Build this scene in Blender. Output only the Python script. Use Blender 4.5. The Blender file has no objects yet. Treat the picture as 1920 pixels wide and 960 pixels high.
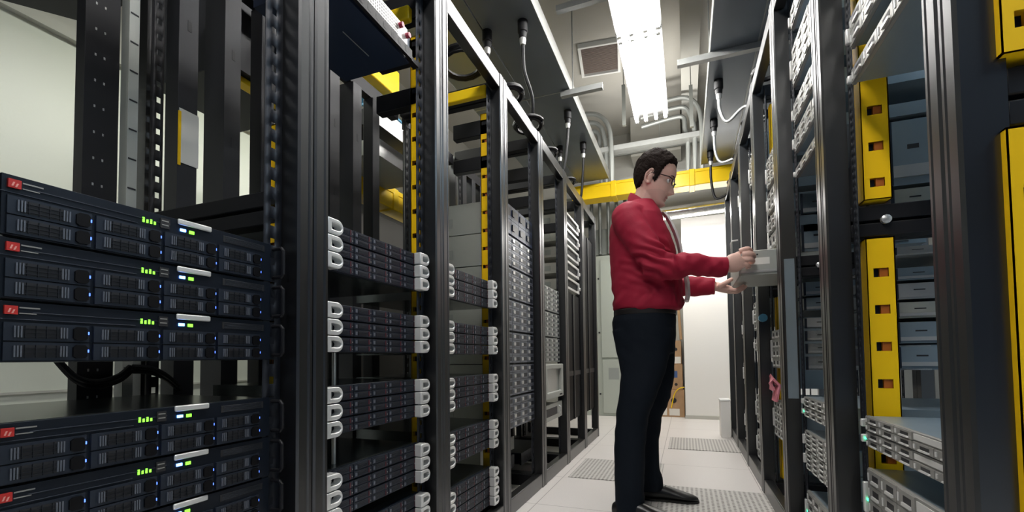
import bpy, bmesh, math, random
from mathutils import Vector, Matrix, noise
random.seed(7)
S = bpy.context.scene
COL = S.collection
# ------------------------------------------------------------------ camera, light, exposure
def make_camera():
    yaw, pitch, roll = .3651, .0374, -.0112
    f = Vector((-math.sin(yaw)*math.cos(pitch), math.cos(yaw)*math.cos(pitch), math.sin(pitch)))
    r = Vector((math.cos(yaw), math.sin(yaw), 0)); u = r.cross(f)
    c, s = math.cos(roll), math.sin(roll)
    R, U = c*r + s*u, -s*r + c*u
    cam = bpy.data.objects.new('camera', bpy.data.cameras.new('camera'))
    M = Matrix((R, U, -f)).transposed().to_4x4(); M.translation = Vector((0, 0, .8135))
    cam.matrix_world = M
    cam.data.sensor_width = 36; cam.data.lens = 853/1920*36
    cam.data.shift_y = (638.8-480)/1920
    cam.data.clip_start = .02
    COL.objects.link(cam); S.camera = cam
make_camera()
S.view_settings.view_transform = 'Standard'; S.view_settings.look = 'None'
S.view_settings.exposure = 0.62; S.view_settings.gamma = 1; S.view_settings.use_curve_mapping = False
w = bpy.data.worlds.new('world'); S.world = w; w.use_nodes = True
w.node_tree.nodes['Background'].inputs[0].default_value = (.42, .62, 1, 1)
w.node_tree.nodes['Background'].inputs[1].default_value = .07
def area(name, loc, sx, sy, power, col, rot=(0, 0, 0)):
    l = bpy.data.lights.new(name, 'AREA'); l.shape = 'RECTANGLE'; l.size = sx; l.size_y = sy
    l.energy = power; l.color = col
    o = bpy.data.objects.new(name, l); o.location = loc; o.rotation_euler = rot; COL.objects.link(o); return o
WHITE = (1, .97, .92)
area('left_aisle_lamp', (-2.25, 2.6, 3.0), .3, 2.6, 25, (.97, 1, .88))
area('right_aisle_lamp', (1.95, .9, 3.0), .3, 2.6, 42, (.62, .82, 1))
area('raceway_fill_light', (-.25, 4.42, 3.0),   .28, .05, 6, WHITE, (math.radians(78), 0, 0))  # added fill light, not a real lamp; brightens the yellow raceway
area('rear_aisle_lamp', (.2, 5.85, 2.50), 1.1, .10, 16, WHITE)
area('rear_ceiling_fill', (-.3, 5.2, 3.1), 1.2, .2, 13, WHITE, (math.pi*.75, 0, 0))  # added mid-air area light without a fixture, lifts the rear ceiling

# ------------------------------------------------------------------ materials
MAT = {}
def nodes(name):
    m = bpy.data.materials.new(name); m.use_nodes = True
    return m, m.node_tree, m.node_tree.nodes['Principled BSDF']
def mat(name, col, rough=.5, metal=0., spec=.5, emit=None, es=0, bump=0, bscale=40, var=0):
    m, t, b = nodes(name)
    b.inputs['Base Color'].default_value = (*col, 1); b.inputs['Roughness'].default_value = rough
    b.inputs['Metallic'].default_value = metal; b.inputs['Specular IOR Level'].default_value = spec
    if emit: b.inputs['Emission Color'].default_value = (*emit, 1); b.inputs['Emission Strength'].default_value = es
    if bump or var:
        tc = t.nodes.new('ShaderNodeTexCoord'); n = t.nodes.new('ShaderNodeTexNoise')
        n.inputs['Scale'].default_value = bscale; n.inputs['Detail'].default_value = 4
        t.links.new(tc.outputs['Object'], n.inputs['Vector'])
        if bump:
            bp = t.nodes.new('ShaderNodeBump'); bp.inputs['Strength'].default_value = bump; bp.inputs['Distance'].default_value = .01
            t.links.new(n.outputs['Fac'], bp.inputs['Height']); t.links.new(bp.outputs['Normal'], b.inputs['Normal'])
        if var:
            mx = t.nodes.new('ShaderNodeMix'); mx.data_type = 'RGBA'
            mx.inputs['A'].default_value = (*[c*(1-var) for c in col], 1); mx.inputs['B'].default_value = (*[min(1, c*(1+var)) for c in col], 1)
            t.links.new(n.outputs['Fac'], mx.inputs['Factor']); t.links.new(mx.outputs['Result'], b.inputs['Base Color'])
    MAT[name] = m; return m
mat('post', (.105, .106, .108), .33, .97, .3)
mat('black_steel', (.008, .008, .010), .5, .1, .3)
mat('rail', (.016, .018, .024), .42, .2, .4)
mat('channel', (.020, .021, .025), .45, .1, .35)
mat('server_dark', (.007, .011, .019), .38, .25, .4)
mat('server_mid', (.022, .029, .043), .40, .3, .45)
mat('latch_black', (.002, .002, .003), .5, 0, .2)
mat('chassis_top', (.10, .11, .11), .20, .8)
mat('red', (.50, .025, .02), .45); mat('pale_red', (.75, .32, .27), .5)
mat('silver', (.55, .55, .54), .32, .55)
mat('silver_bright', (.72, .72, .70), .30, .35)
mat('silver_panel', (.30, .295, .275), .45, .35, var=.12, bscale=30)
mat('vent_dark', (.012, .012, .014), .6)
mat('grey_paint', (.30, .32, .30), .5, .1)
mat('grey_chassis', (.37, .385, .355), .5, .1, var=.08, bscale=6)
mat('navy_panel', (.022, .036, .075), .4, .2)
mat('steel_drive', (.16, .175, .21), .38, .5)
mat('blue_zinc', (.27, .33, .37), .35, .5, var=.1, bscale=9)
mat('yellow', (.95, .58, .004), .5, 0, .25)
mat('yellow_plastic', (.93, .62, .004), .35, 0, .5)
mat('slot_shade_orange', (.50, .13, .01), .5)
mat('maroon', (.30, .01, .04), .4); mat('dull_red', (.075, .012, .02), .5)
mat('cable', (.006, .006, .007), .5, 0, .3)
mat('blue_cable', (.10, .33, .50), .45)
mat('white_cable', (.75, .75, .72), .5)
mat('pink_cable', (.75, .25, .30), .5)
mat('galv', (.36, .37, .36), .42, .6, var=.15, bscale=14)
mat('duct_grey', (.15, .172, .20), .28, .35, var=.07, bscale=3)
mat('duct_side', (.42, .43, .41), .42, .2)
mat('conduit', (.19, .20, .19), .45, .3)
mat('ceiling', (.47, .455, .415), .9, bump=.1, bscale=60)
mat('wall_cream', (.62, .64, .58), .8, bump=.04, bscale=70)
mat('wall_white', (.82, .80, .76), .75, bump=.05, bscale=50)
mat('wall_grey', (.46, .455, .42), .85)
mat('cabinet_green', (.42, .45, .40), .5)
mat('cabinet_brown', (.20, .19, .175), .45, .2)
mat('vent_brown', (.20, .16, .14), .7)
mat('fixture_white', (.8, .8, .78), .4); mat('reflector', (.10, .10, .10), .4, .3)
mat('tube', (.9, .9, .9), .4, emit=(1, .98, .95), es=34)
mat('foil', (.75, .75, .73), .22, .8, bump=.3, bscale=25)
mat('led_blue', (.02, .1, .5), .4, emit=(.10, .30, 1), es=7)
mat('led_dim_blue', (.02, .06, .4), .4, emit=(.08, .18, 1), es=2.2)
mat('led_green', (.05, .3, .02), .4, emit=(.22, .9, .05), es=1.6)
mat('led_teal', (.05, .4, .2), .4, emit=(.06, .9, .4), es=2.5)
mat('paper', (.78, .77, .72), .8)
mat('card', (.42, .26, .14), .85, var=.2, bscale=12)
mat('card_white', (.75, .72, .66), .85)
mat('tape_blue', (.05, .10, .25), .6)
mat('plastic_cream', (.50, .49, .44), .5)
mat('glass_dark', (.004, .004, .005), .5, 0, .06)
mat('screen', (.30, .31, .29), .12)
mat('shirt', (.34, .010, .036), .72, 0, .3, bump=.12, bscale=30)
mat('trousers', (.0055, .009, .015), .85, 0, .2, bump=.1, bscale=25)
mat('tie', (.80, .79, .77), .55, bump=.05, bscale=90)
mat('skin', (.74, .47, .39), .52, 0, .4, bump=.05, bscale=120, var=.06)
mat('stubble', (.67, .43, .36), .58, 0, .35)
mat('lips', (.55, .26, .23), .5)
mat('hair', (.016, .010, .008), .8, 0, .12, bump=.8, bscale=75)
mat('shoe', (.010, .010, .010), .32)
mat('sole', (.008, .007, .006), .7)
mat('frame_black', (.008, .008, .009), .25)
mat('collar_grey', (.45, .45, .44), .35, .4)
mat('eye_white', (.8, .78, .75), .2)
mat('eye_dark', (.03, .02, .015), .15)
mat('belt', (.012, .010, .009), .4)
def glass():
    m, t, b = nodes('lens_glass'); b.inputs['Base Color'].default_value = (.9, .95, 1, 1); b.inputs['Roughness'].default_value = .02
    b.inputs['Transmission Weight'].default_value = 1; b.inputs['IOR'].default_value = 1.1; MAT['lens_glass'] = m
glass()
def math_node(t, op, a, b=None, c=None):
    n = t.nodes.new('ShaderNodeMath'); n.operation = op
    for i, v in enumerate((a, b, c)):
        if v is None: continue
        if isinstance(v, (int, float)): n.inputs[i].default_value = v
        else: t.links.new(v, n.inputs[i])
    return n.outputs[0]
def floor_mats():
    m, t, b = nodes('floor_tile')
    tc = t.nodes.new('ShaderNodeTexCoord'); sp = t.nodes.new('ShaderNodeSeparateXYZ')
    t.links.new(tc.outputs['Object'], sp.inputs[0])
    def seam(axis, off):
        q = math_node(t, 'ADD', sp.outputs[axis], off); q = math_node(t, 'DIVIDE', q, .6)
        q = math_node(t, 'FRACT', q); q = math_node(t, 'SUBTRACT', q, .5); q = math_node(t, 'ABSOLUTE', q)
        return math_node(t, 'GREATER_THAN', q, .4965)
    g = math_node(t, 'MAXIMUM', seam(0, 12.2), seam(1, 11.96))
    nz = t.nodes.new('ShaderNodeTexNoise'); nz.inputs['Scale'].default_value = 160; nz.inputs['Detail'].default_value = 3
    t.links.new(tc.outputs['Object'], nz.inputs['Vector'])
    m1 = t.nodes.new('ShaderNodeMix'); m1.data_type = 'RGBA'; m1.inputs['A'].default_value = (.70, .66, .63, 1); m1.inputs['B'].default_value = (.80, .765, .735, 1)
    t.links.new(nz.outputs['Fac'], m1.inputs['Factor'])
    m2 = t.nodes.new('ShaderNodeMix'); m2.data_type = 'RGBA'; m2.inputs['B'].default_value = (.36, .33, .31, 1)
    t.links.new(g, m2.inputs['Factor']); t.links.new(m1.outputs['Result'], m2.inputs['A'])
    t.links.new(m2.outputs['Result'], b.inputs['Base Color']); b.inputs['Roughness'].default_value = .38
    MAT['floor_tile'] = m
    m, t, b = nodes('floor_perforated')
    tc = t.nodes.new('ShaderNodeTexCoord'); sp = t.nodes.new('ShaderNodeSeparateXYZ'); t.links.new(tc.outputs['Object'], sp.inputs[0])
    def cell(axis, s):
        q = math_node(t, 'DIVIDE', sp.outputs[axis], s); q = math_node(t, 'FRACT', math_node(t, 'ADD', q, 40)); return math_node(t, 'SUBTRACT', q, .5)
    cx, cy = cell(0, .026), cell(1, .026)
    r = math_node(t, 'SQRT', math_node(t, 'ADD', math_node(t, 'MULTIPLY', cx, cx), math_node(t, 'MULTIPLY', cy, cy)))
    h = math_node(t, 'LESS_THAN', r, .30)
    mx = t.nodes.new('ShaderNodeMix'); mx.data_type = 'RGBA'; mx.inputs['A'].default_value = (.60, .58, .55, 1); mx.inputs['B'].default_value = (.20, .185, .165, 1)
    t.links.new(h, mx.inputs['Factor']); t.links.new(mx.outputs['Result'], b.inputs['Base Color']); b.inputs['Roughness'].default_value = .5
    MAT['floor_perforated'] = m
floor_mats()
def grille_mat(name, base, dark, s, thr):
    m, t, b = nodes(name)
    tc = t.nodes.new('ShaderNodeTexCoord'); sp = t.nodes.new('ShaderNodeSeparateXYZ'); t.links.new(tc.outputs['Object'], sp.inputs[0])
    def cell(axis, s):
        q = math_node(t, 'DIVIDE', sp.outputs[axis], s); q = math_node(t, 'FRACT', math_node(t, 'ADD', q, 40)); return math_node(t, 'SUBTRACT', q, .5)
    cx, cy = cell(1, s), cell(2, s)
    r = math_node(t, 'SQRT', math_node(t, 'ADD', math_node(t, 'MULTIPLY', cx, cx), math_node(t, 'MULTIPLY', cy, cy)))
    h = math_node(t, 'LESS_THAN', r, thr)
    mx = t.nodes.new('ShaderNodeMix'); mx.data_type = 'RGBA'; mx.inputs['A'].default_value = (*base, 1); mx.inputs['B'].default_value = (*dark, 1)
    t.links.new(h, mx.inputs['Factor']); t.links.new(mx.outputs['Result'], b.inputs['Base Color']); b.inputs['Roughness'].default_value = .4; b.inputs['Metallic'].default_value = .3
    MAT[name] = m
grille_mat('grille', (.6, .6, .58), (.03, .03, .03), .011, .36)

# ------------------------------------------------------------------ mesh builder
class MB:
    def __init__(s): s.v = []; s.f = []; s.m = []
    def face(s, idx, m=0): s.f.append(idx); s.m.append(m)
    def box(s, x0, x1, y0, y1, z0, z1, m=0):
        x0, x1 = min(x0, x1), max(x0, x1); y0, y1 = min(y0, y1), max(y0, y1); z0, z1 = min(z0, z1), max(z0, z1)
        n = len(s.v)
        s.v += [(x, y, z) for z in (z0, z1) for y in (y0, y1) for x in (x0, x1)]
        for q in ((0, 2, 3, 1), (4, 5, 7, 6), (0, 1, 5, 4), (2, 6, 7, 3), (0, 4, 6, 2), (1, 3, 7, 5)): s.face([n+i for i in q], m)
        return s
    def loft(s, rings, m=0, cap=True, closed=True):
        n0 = len(s.v); k = len(rings[0])
        for r in rings: s.v += [tuple(p) for p in r]
        for i in range(len(rings)-1):
            for j in range(k if closed else k-1):
                a = n0+i*k+j; b = n0+i*k+(j+1) % k
                s.face([a, b, b+k, a+k], m)
        if cap:
            s.face([n0+j for j in reversed(range(k))], m); s.face([n0+(len(rings)-1)*k+j for j in range(k)], m)
        return s
    def tube(s, pts, r, n=8, m=0, flat=1.0, cap=True):
        P = [Vector(p) for p in pts]; rr = r if isinstance(r, (list, tuple)) else [r]*len(P)
        T = []
        for i in range(len(P)):
            d = P[min(i+1, len(P)-1)]-P[max(i-1, 0)]; T.append(d.normalized())
        up = Vector((0, 0, 1)) if abs(T[0].z) < .9 else Vector((0, 1, 0))
        u = (up - T[0]*up.dot(T[0])).normalized(); rings = []
        for i, p in enumerate(P):
            u = (u - T[i]*u.dot(T[i])).normalized(); v = T[i].cross(u)
            a = rr[i] if isinstance(rr[i], (list, tuple)) else (rr[i], rr[i]*flat)
            rings.append([p + u*math.cos(2*math.pi*j/n)*a[0] + v*math.sin(2*math.pi*j/n)*a[1] for j in range(n)])
        return s.loft(rings, m, cap)
    def cyl(s, p0, p1, r, n=16, m=0): return s.tube([p0, p1], r, n, m)
    def prism(s, poly, axis, d0, d1, m=0):
        def P(a, b, d): return (d, a, b) if axis == 0 else (a, d, b) if axis == 1 else (a, b, d)
        return s.loft([[P(a, b, d0) for a, b in poly], [P(a, b, d1) for a, b in poly]], m)
    def ring(s, outer, inner, axis, d0, d1, m=0):
        def P(q, d): a, b = q; return (d, a, b) if axis == 0 else (a, d, b) if axis == 1 else (a, b, d)
        k = len(outer); n = len(s.v)
        for d in (d0, d1):
            s.v += [P(q, d) for q in outer]; s.v += [P(q, d) for q in inner]
        for j in range(k):
            o0, o1 = n+j, n+(j+1) % k; i0, i1 = o0+k, o1+k
            s.face([o0, o1, i1, i0], m); s.face([2*k+i0, 2*k+i1, 2*k+o1, 2*k+o0], m)
            s.face([o0, 2*k+o0, 2*k+o1, o1], m); s.face([i0, i1, 2*k+i1, 2*k+i0], m)
        return s
    def data(s, name, mats, angle=35):
        me = bpy.data.meshes.new(name); me.from_pydata(s.v, [], s.f)
        for q in (mats if isinstance(mats, (list, tuple)) else [mats]): me.materials.append(MAT[q])
        for p, i in zip(me.polygons, s.m): p.material_index = i
        bm = bmesh.new(); bm.from_mesh(me); bmesh.ops.recalc_face_normals(bm, faces=bm.faces); bm.to_mesh(me); bm.free()
        me.shade_smooth(); me.set_sharp_from_angle(angle=math.radians(angle)); return me
    def build(s, name, mats, parent=None, loc=(0, 0, 0), bevel=0, angle=35):
        o = bpy.data.objects.new(name, s.data(name, mats, angle)); COL.objects.link(o); o.location = loc
        if parent: o.parent = parent
        if bevel: add_bevel(o, bevel)
        return o
def add_bevel(o, w, seg=2):
    b = o.modifiers.new('bevel', 'BEVEL'); b.width = w; b.segments = seg; b.limit_method = 'ANGLE'; b.angle_limit = math.radians(40); b.harden_normals = False
def tag(o, label=None, cat=None, group=None, kind=None):
    if label: o['label'] = label
    if cat: o['category'] = cat
    if group: o['group'] = group
    if kind: o['kind'] = kind
    return o
def empty(name, loc=(0, 0, 0), rz=0, label=None, cat=None, group=None):
    o = bpy.data.objects.new(name, None); COL.objects.link(o); o.location = loc; o.rotation_euler = (0, 0, rz); o.empty_display_size = .05
    return tag(o, label, cat, group)
def copy_tree(o, parent=None):
    c = o.copy(); COL.objects.link(c)
    if parent: c.parent = parent
    for ch in list(o.children): copy_tree(ch, c)
    return c
def struct(o): return tag(o, kind='structure')
def D_outline(w, h, n=10, inset=0, left=0):
    # flat left edge, round right end (y, z)
    pts = []; r = h/2-inset; cx = w-h/2
    for j in range(n+1):
        a = -math.pi/2+math.pi*j/n; pts.append((cx+r*math.cos(a), h/2+r*math.sin(a)))
    pts += [(left, h-inset), (left, inset)]
    return pts

# ------------------------------------------------------------------ the room
struct(MB().box(-3.3, 3.2, -1.6, 7.1, -.06, 0).build('floor', 'floor_tile'))
struct(MB().box(-3.3, 3.2, -1.6, 7.1, 4.2, 4.3).build('ceiling', 'ceiling'))
struct(MB().box(-3.3, -3.2, -1.6, 7.1, 2.66, 4.2).box(-3.3, -3.2, -1.6, 7.1, 0, 2.64, 1).build('wall_left', ['wall_grey', 'wall_cream']))
struct(MB().box(-3.2, -3.185, -1.6, 7.1, .655, .667).build('trim_1', 'wall_grey'))
struct(MB().box(-3.2, -3.16, -1.6, 7.1, 2.62, 2.68).build('trim_2', 'wall_grey'))
struct(MB().box(3.1, 3.2, -1.6, 7.1, 0, 4.2).build('wall_right', 'wall_grey'))
struct(MB().box(-3.3, 3.2, 7.0, 7.1, 0, 4.2).build('wall_back', 'wall_grey'))
pw = MB().box(-.025, 1.7, 6.34, 6.99, 0, 2.62).build('wall_partition', 'wall_white', bevel=.004); struct(pw)
struct(MB().box(-.03, 1.7, 6.322, 6.339, 0, .045).build('baseboard_partition', 'plastic_cream'))
for i, (x0, y0, wh) in enumerate(((-.17, 2.44, 'right side of the aisle beside the front shoe'), (-.77, 3.04, 'left side of the aisle behind the man'), (-.17, 4.24, 'right side of the aisle near the white wall'))):
    o = MB().box(-.296, .296, -.296, .296, 0, .004).build('perforated_floor_tile', 'floor_perforated', loc=(x0+.3, y0+.3, .0005))
    tag(o, 'grey perforated tile in the white floor, ' + wh, 'floor tile', 'perforated floor tiles in the aisle')

# ------------------------------------------------------------------ racks
U = .0467
def rail_mesh(y0, y1, x, z0, z1, depth_dir, hole=(.013, .017), pitch=U, flange=.012):
    b = MB(); n = int((z1-z0)/pitch); yc = (y0+y1)/2
    ys = [y0, yc-hole[0]/2, yc+hole[0]/2, y1]
    zs = [z0]
    for i in range(n): zs += [z0+(i+.5)*pitch-hole[1]/2, z0+(i+.5)*pitch+hole[1]/2]
    zs += [z1]; base = len(b.v)
    for z in zs: b.v += [(x, y, z) for y in ys]
    for i in range(len(zs)-1):
        for j in range(3):
            if j == 1 and i % 2 == 1: continue
            a = base+i*4+j; b.face([a, a+1, a+5, a+4])
    n0 = len(b.v)
    yo = y0 if depth_dir[1] < 0 else y1
    xo = x+flange*depth_dir[0]
    b.v += [(x, yo, z0), (xo, yo, z0), (xo, yo, z1), (x, yo, z1)]; b.face([n0, n0+1, n0+2, n0+3])
    return b
def solid_rail(parent, y0, y1, x, z0, z1, ddir, m='rail', name='mounting_rail', **k):
    o = rail_mesh(y0, y1, x, z0, z1, ddir, **k).build(name, m, parent)
    s = o.modifiers.new('thick', 'SOLIDIFY'); s.thickness = .002; s.offset = 0; return o
def post_mesh(x0, x1, y0, y1, z0, z1, face):
    # extrusion with a shallow groove down the face that looks into the aisle (face = +1: x1 side)
    g = .004; yc = (y0+y1)/2; e = .005
    xf, xb = (x1, x0) if face > 0 else (x0, x1); d = -1 if face > 0 else 1
    poly = [(xb, y0), (xf+d*e, y0), (xf, y0+e), (xf, yc+.008-g), (xf+d*g, yc+.008), (xf, yc+.008+g), (xf, y1-e), (xf+d*e, y1), (xb, y1)]
    return MB().prism(poly, 2, z0, z1)
def duct_mesh(x0, x1, yface, yback, z0, z1, slot_w, slot_h, pitch, first):
    # upright finger duct whose slotted face looks towards -y
    b = MB(); xc = (x0+x1)/2; zs = [z0]; z = z0+first
    while z+slot_h < z1-.02: zs += [z, z+slot_h]; z += pitch
    zs.append(z1); xs = [x0, xc-slot_w/2, xc+slot_w/2, x1]; n = 0
    for q in zs: b.v += [(x, yface, q) for x in xs]
    for i in range(len(zs)-1):
        for j in range(3):
            if j == 1 and i % 2 == 1: continue
            a = i*4+j; b.face([a, a+1, a+5, a+4])
    b.box(x0, x0+.003, yface, yback, z0, z1); b.box(x1-.003, x1, yface, yback, z0, z1)
    b.box(x0, x1, yback-.003, yback, z0, z1); b.box(x0, x1, yface, yback, z1-.003, z1); b.box(x0, x1, yface, yback, z0, z0+.003)
    i = 1
    while i < len(zs)-1:
        b.box(xc-slot_w*.05, xc+slot_w*.5, yface+.006, yface+.010, zs[i], zs[i+1], 1); b.box(xc-slot_w*.5, xc-slot_w*.05, yface+.016, yface+.018, zs[i], zs[i+1], 2); i += 2  # orange plate paints the shaded yellow inside, dark plate the open hole
    return b
ORD = ['nearest', 'second', 'third', 'fourth', 'fifth', 'sixth', 'seventh']
LB = [.236, .872, 1.5145, 2.157, 2.80, 3.44, 4.085, 4.727]
LX, LR, LH = -.855, -.905, 2.27
def left_rack(k, desc):
    a, b = LB[k], LB[k+1]
    r = empty('server_rack', (0, 0, 0), 0, desc, 'rack', 'black open racks of the left row')
    r.location = (LX-.3, (a+b)/2, 0)
    L = Vector(r.location)
    def part(mb, name, m, bevel=0):
        o = mb.build(name, m, r, bevel=bevel); o.location = -L; return o
    for y0, y1 in ((a+.0015, a+.05), (b-.05, b-.0015)):
        part(post_mesh(LX-.055, LX, y0, y1, 0, LH, 1), 'front_post', 'post')
        if (y0 > a+.2 and k != 2) or (k == 0 and y0 < a+.2): part(post_mesh(-1.52, -1.465, y0+(.02 if y0 > a+.2 else 0), y1, 0, LH-.05, -1), 'rear_post', 'post')
    part(MB().box(LX-.05, LX-.003, a+.05, b-.05, LH-.075, LH-.002), 'top_bar', 'post', .004)
    part(MB().box(-1.515, -1.47, a+.05, b-.05, LH-.12, LH-.055), 'top_bar', 'black_steel')
    part(MB().box(LX-.05, LX-.003, a+.05, b-.05, 0, .085), 'base_bar', 'post', .004)
    part(MB().box(-1.515, -1.47, a+.05, b-.05, 0, .085), 'base_bar', 'black_steel')
    for y0, y1 in ((a+.004, a+.045), (b-.045, b-.004)):
        part(MB().box(-1.465, LX-.056, y0, y1, LH-.10, LH-.03), 'side_bar', 'black_steel', .003)
        if k > 0 and y0 > a+.2:
            part(MB().box(-1.13, LX-.056, y0, y1, LH-.30, LH-.22), 'side_bar', 'black_steel', .003)
            part(MB().box(-1.13, LX-.056, y0, y1, 1.79, 1.86), 'side_bar', 'black_steel', .003)
        part(MB().box(-1.465, LX-.056, y0, y1, .0, .07), 'side_bar', 'black_steel', .003)
    for y0, y1, d in ((a+.052, a+.088, (-1, -1)), (b-.10, b-.051, (-1, 1))):
        o = solid_rail(r, y0, y1, LR-.0045, .09, LH-.08, d); o.location = -L
    for y0, y1 in ((a+.05, a+.11), (a+.20, a+.26)):
        x1 = -1.45; dd = .06 if y0 < a+.1 else .10
        mb = MB().box(x1-dd, x1, y0, y1, .075, LH-.13)
        for z in (1.55, 1.86): mb.box(x1, x1+.001, (y0+y1)/2-.004, (y0+y1)/2+.008, z, z+.035, 1)
        part(mb, 'cable_channel', ['channel', 'vent_dark'], .003)
    mb = MB().box(-1.49, -1.45, a+.452, a+.53, .075, LH-.13) if k == 0 else MB().box(-1.51, -1.45, a+.345, a+.40, .075, LH-.13)
    for i in range(24 if k == 0 else 0):
        for q in (.475, .495): mb.box(-1.45, -1.449, a+q-.002, a+q+.002, .3+i*.07, .307+i*.07, 1)
    part(mb, 'cable_channel', ['black_steel', 'galv'], .003)
    o = solid_rail(r, b-.026, b+.002, -1.44, .09, LH-.13, (-1, -1), 'black_steel', 'rear_rail', hole=(.013, .017), pitch=.0475); o.location = -L
    return r
lr_desc = ['nearest left black rack, its two-tier servers lit blue and green',
 'open black rack of silver-looped servers, second in the left row', 'third left black rack, grey cabinet sides behind its silver-looped servers',
 'black rack filled with a wall of small steel drives, fourth in the left row', 'black rack holding drive arrays above a built-in monitor, fifth in the left row',
 'black rack with a column of slanting silver-framed units, sixth in the left row', 'last black rack at the far end of the left row']
LRACK = [left_rack(k, lr_desc[k]) for k in range(7)]
def rpart(k, mb, name, m, bevel=0, label=None):
    r = LRACK[k]; o = mb.build(name, m, r, bevel=bevel); o.location = -Vector(r.location)
    if label: o['label'] = label
    return o
# mid brace of the nearest rack, power strip, paper tag
rpart(0, MB().box(-1.40, -.91, .826, .868, 1.150, 1.188).box(-1.40, -.91, .826, .868, 1.196, 1.236), 'mid_brace', 'black_steel', .003)
ps = MB().box(-1.50, -1.465, .796, .822, .1, 2.05)
for i in range(22): ps.box(-1.465, -1.4635, .799, .819, .2+i*.085, .204+i*.085, 1)
rpart(0, ps, 'power_strip', ['grey_chassis', 'vent_dark'], 0, 'grey power strip')
rpart(1, MB().box(-1.449, -1.447, .925, .985, 1.43, 1.60).box(-1.449, -1.446, .922, .930, 1.42, 1.59, 1), 'paper_tag', ['paper', 'yellow'], 0, 'white paper tag with yellow edge')
rpart(1, MB().cyl((-.96, 1.055, .50), (-.96, 1.055, .86), .006, 8), 'steel_rod', 'silver', 0, 'thin silver rod')
# upright yellow finger ducts, one inside the right side of each of the first racks
for k, (zt, wh) in enumerate(((1.40, 'behind the pierced rail of the nearest left rack'), (2.06, 'inside the second left rack, its top below the silver grille server'), (2.08, 'inside the third left rack in front of the grey cabinet sides'))):
    b = LB[k+1]
    o = duct_mesh(-.970, -.926, b-.045, b-.008, .12, zt, .030, .018, .0935, .03).build('yellow_finger_duct', ['yellow', 'slot_shade_orange', 'rail'])
    tag(o, 'narrow yellow slotted duct ' + wh, 'cable duct', 'upright yellow ducts of the left row')

# ------------------------------------------------------------------ right racks
RB = [.243, .953, 1.663, 2.373, 3.083, 3.793, 4.503, 5.10]
RX, RR, RH = .406, .465, 2.46
def right_rack(k, desc):
    a, b = RB[k], RB[k+1]
    r = empty('server_rack', (RX+.35, (a+b)/2, 0), 0, desc, 'rack', 'black open racks of the right row'); L = Vector(r.location)
    def part(mb, name, m, bevel=0):
        o = mb.build(name, m, r, bevel=bevel); o.location = -L; return o
    for y0, y1 in ((a+.0015, a+.05), (b-.05, b-.0015)):
        part(post_mesh(RX, RX+.06, y0, y1, 0, RH, -1), 'front_post', 'post')
        part(post_mesh(1.16, 1.22, y0, y1, 0, RH-.05, 1), 'rear_post', 'post')
    part(MB().box(RX+.003, RX+.05, a+.05, b-.05, RH-.075, RH-.002), 'top_bar', 'post', .004)
    part(MB().box(1.165, 1.21, a+.05, b-.05, RH-.12, RH-.055), 'top_bar', 'black_steel')
    part(MB().box(RX+.003, RX+.05, a+.05, b-.05, 0, .085), 'base_bar', 'post', .004)
    part(MB().box(1.165, 1.21, a+.05, b-.05, 0, .085), 'base_bar', 'black_steel')
    for y0, y1 in ((a+.004, a+.045), (b-.045, b-.004)):
        part(MB().box(RX+.061, 1.16, y0, y1, RH-.10, RH-.03), 'side_bar', 'black_steel', .003)
        part(MB().box(RX+.061, 1.16, y0, y1, 1.158, 1.198).box(RX+.061, 1.16, y0, y1, 1.206, 1.25), 'mid_brace', 'black_steel', .003)
        part(MB().box(RX+.061, 1.16, y0, y1, .0, .07), 'side_bar', 'black_steel', .003)
    part(MB().tube([(.552, b-.045, 1.204), (.552, b-.056, 1.204), (.552, b-.060, 1.204)], [.013, .013, .006], 10), 'brace_bolt', 'silver')
    for y0, y1, d in ((a+.062, a+.10, (1, -1)), (b-.105, b-.062, (1, 1)))[:1 if k == 0 else 2]:
        o = solid_rail(r, y0, y1, RR+.0045, .09, RH-.08, d, hole=(.007, .010), pitch=.0222); o.location = -L
    o = solid_rail(r, b-.012, b+.016, 1.10, .09, RH-.13, (1, 1), 'rail', 'rear_rail', hole=(.012, .016), pitch=.0475); o.location = -L
    return r
rr_desc = ['black rack with yellow ducts, cut by the right edge of the photo', 'nearest whole right rack, with tall slotted yellow ducts and silver servers',
 'third right rack, five silver servers high up and blue-lit upright beyond', 'black rack the man works at, a grey unit pulled out of it',
 'black rack just beyond the pulled-out unit in the right row', 'narrow-looking black rack second from the far end of the right row', 'farthest black rack of the right row beside the white wall']
RRACK = [right_rack(k, rr_desc[k]) for k in range(7)]
for k, wh in ((0, 'at the right edge of the photo'), (1, 'beside the two near silver server stacks'), (3, 'in the rack with the pulled-out unit')):
    b = RB[k+1]; x0 = .455 if k == 0 else .497
    for z0, z1, ud, f in ((1.262, 2.30, 'upper', .037), (.10, 1.150, 'lower', .079)):
        o = duct_mesh(x0, x0+.069, b-.062, b-.008, z0, z1, .036, .026, .107, f).build('yellow_finger_duct', ['yellow', 'slot_shade_orange', 'rail'])
        tag(o, 'broad %s yellow slotted duct %s' % (ud, wh), 'cable duct', 'upright yellow ducts of the right row')

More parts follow.
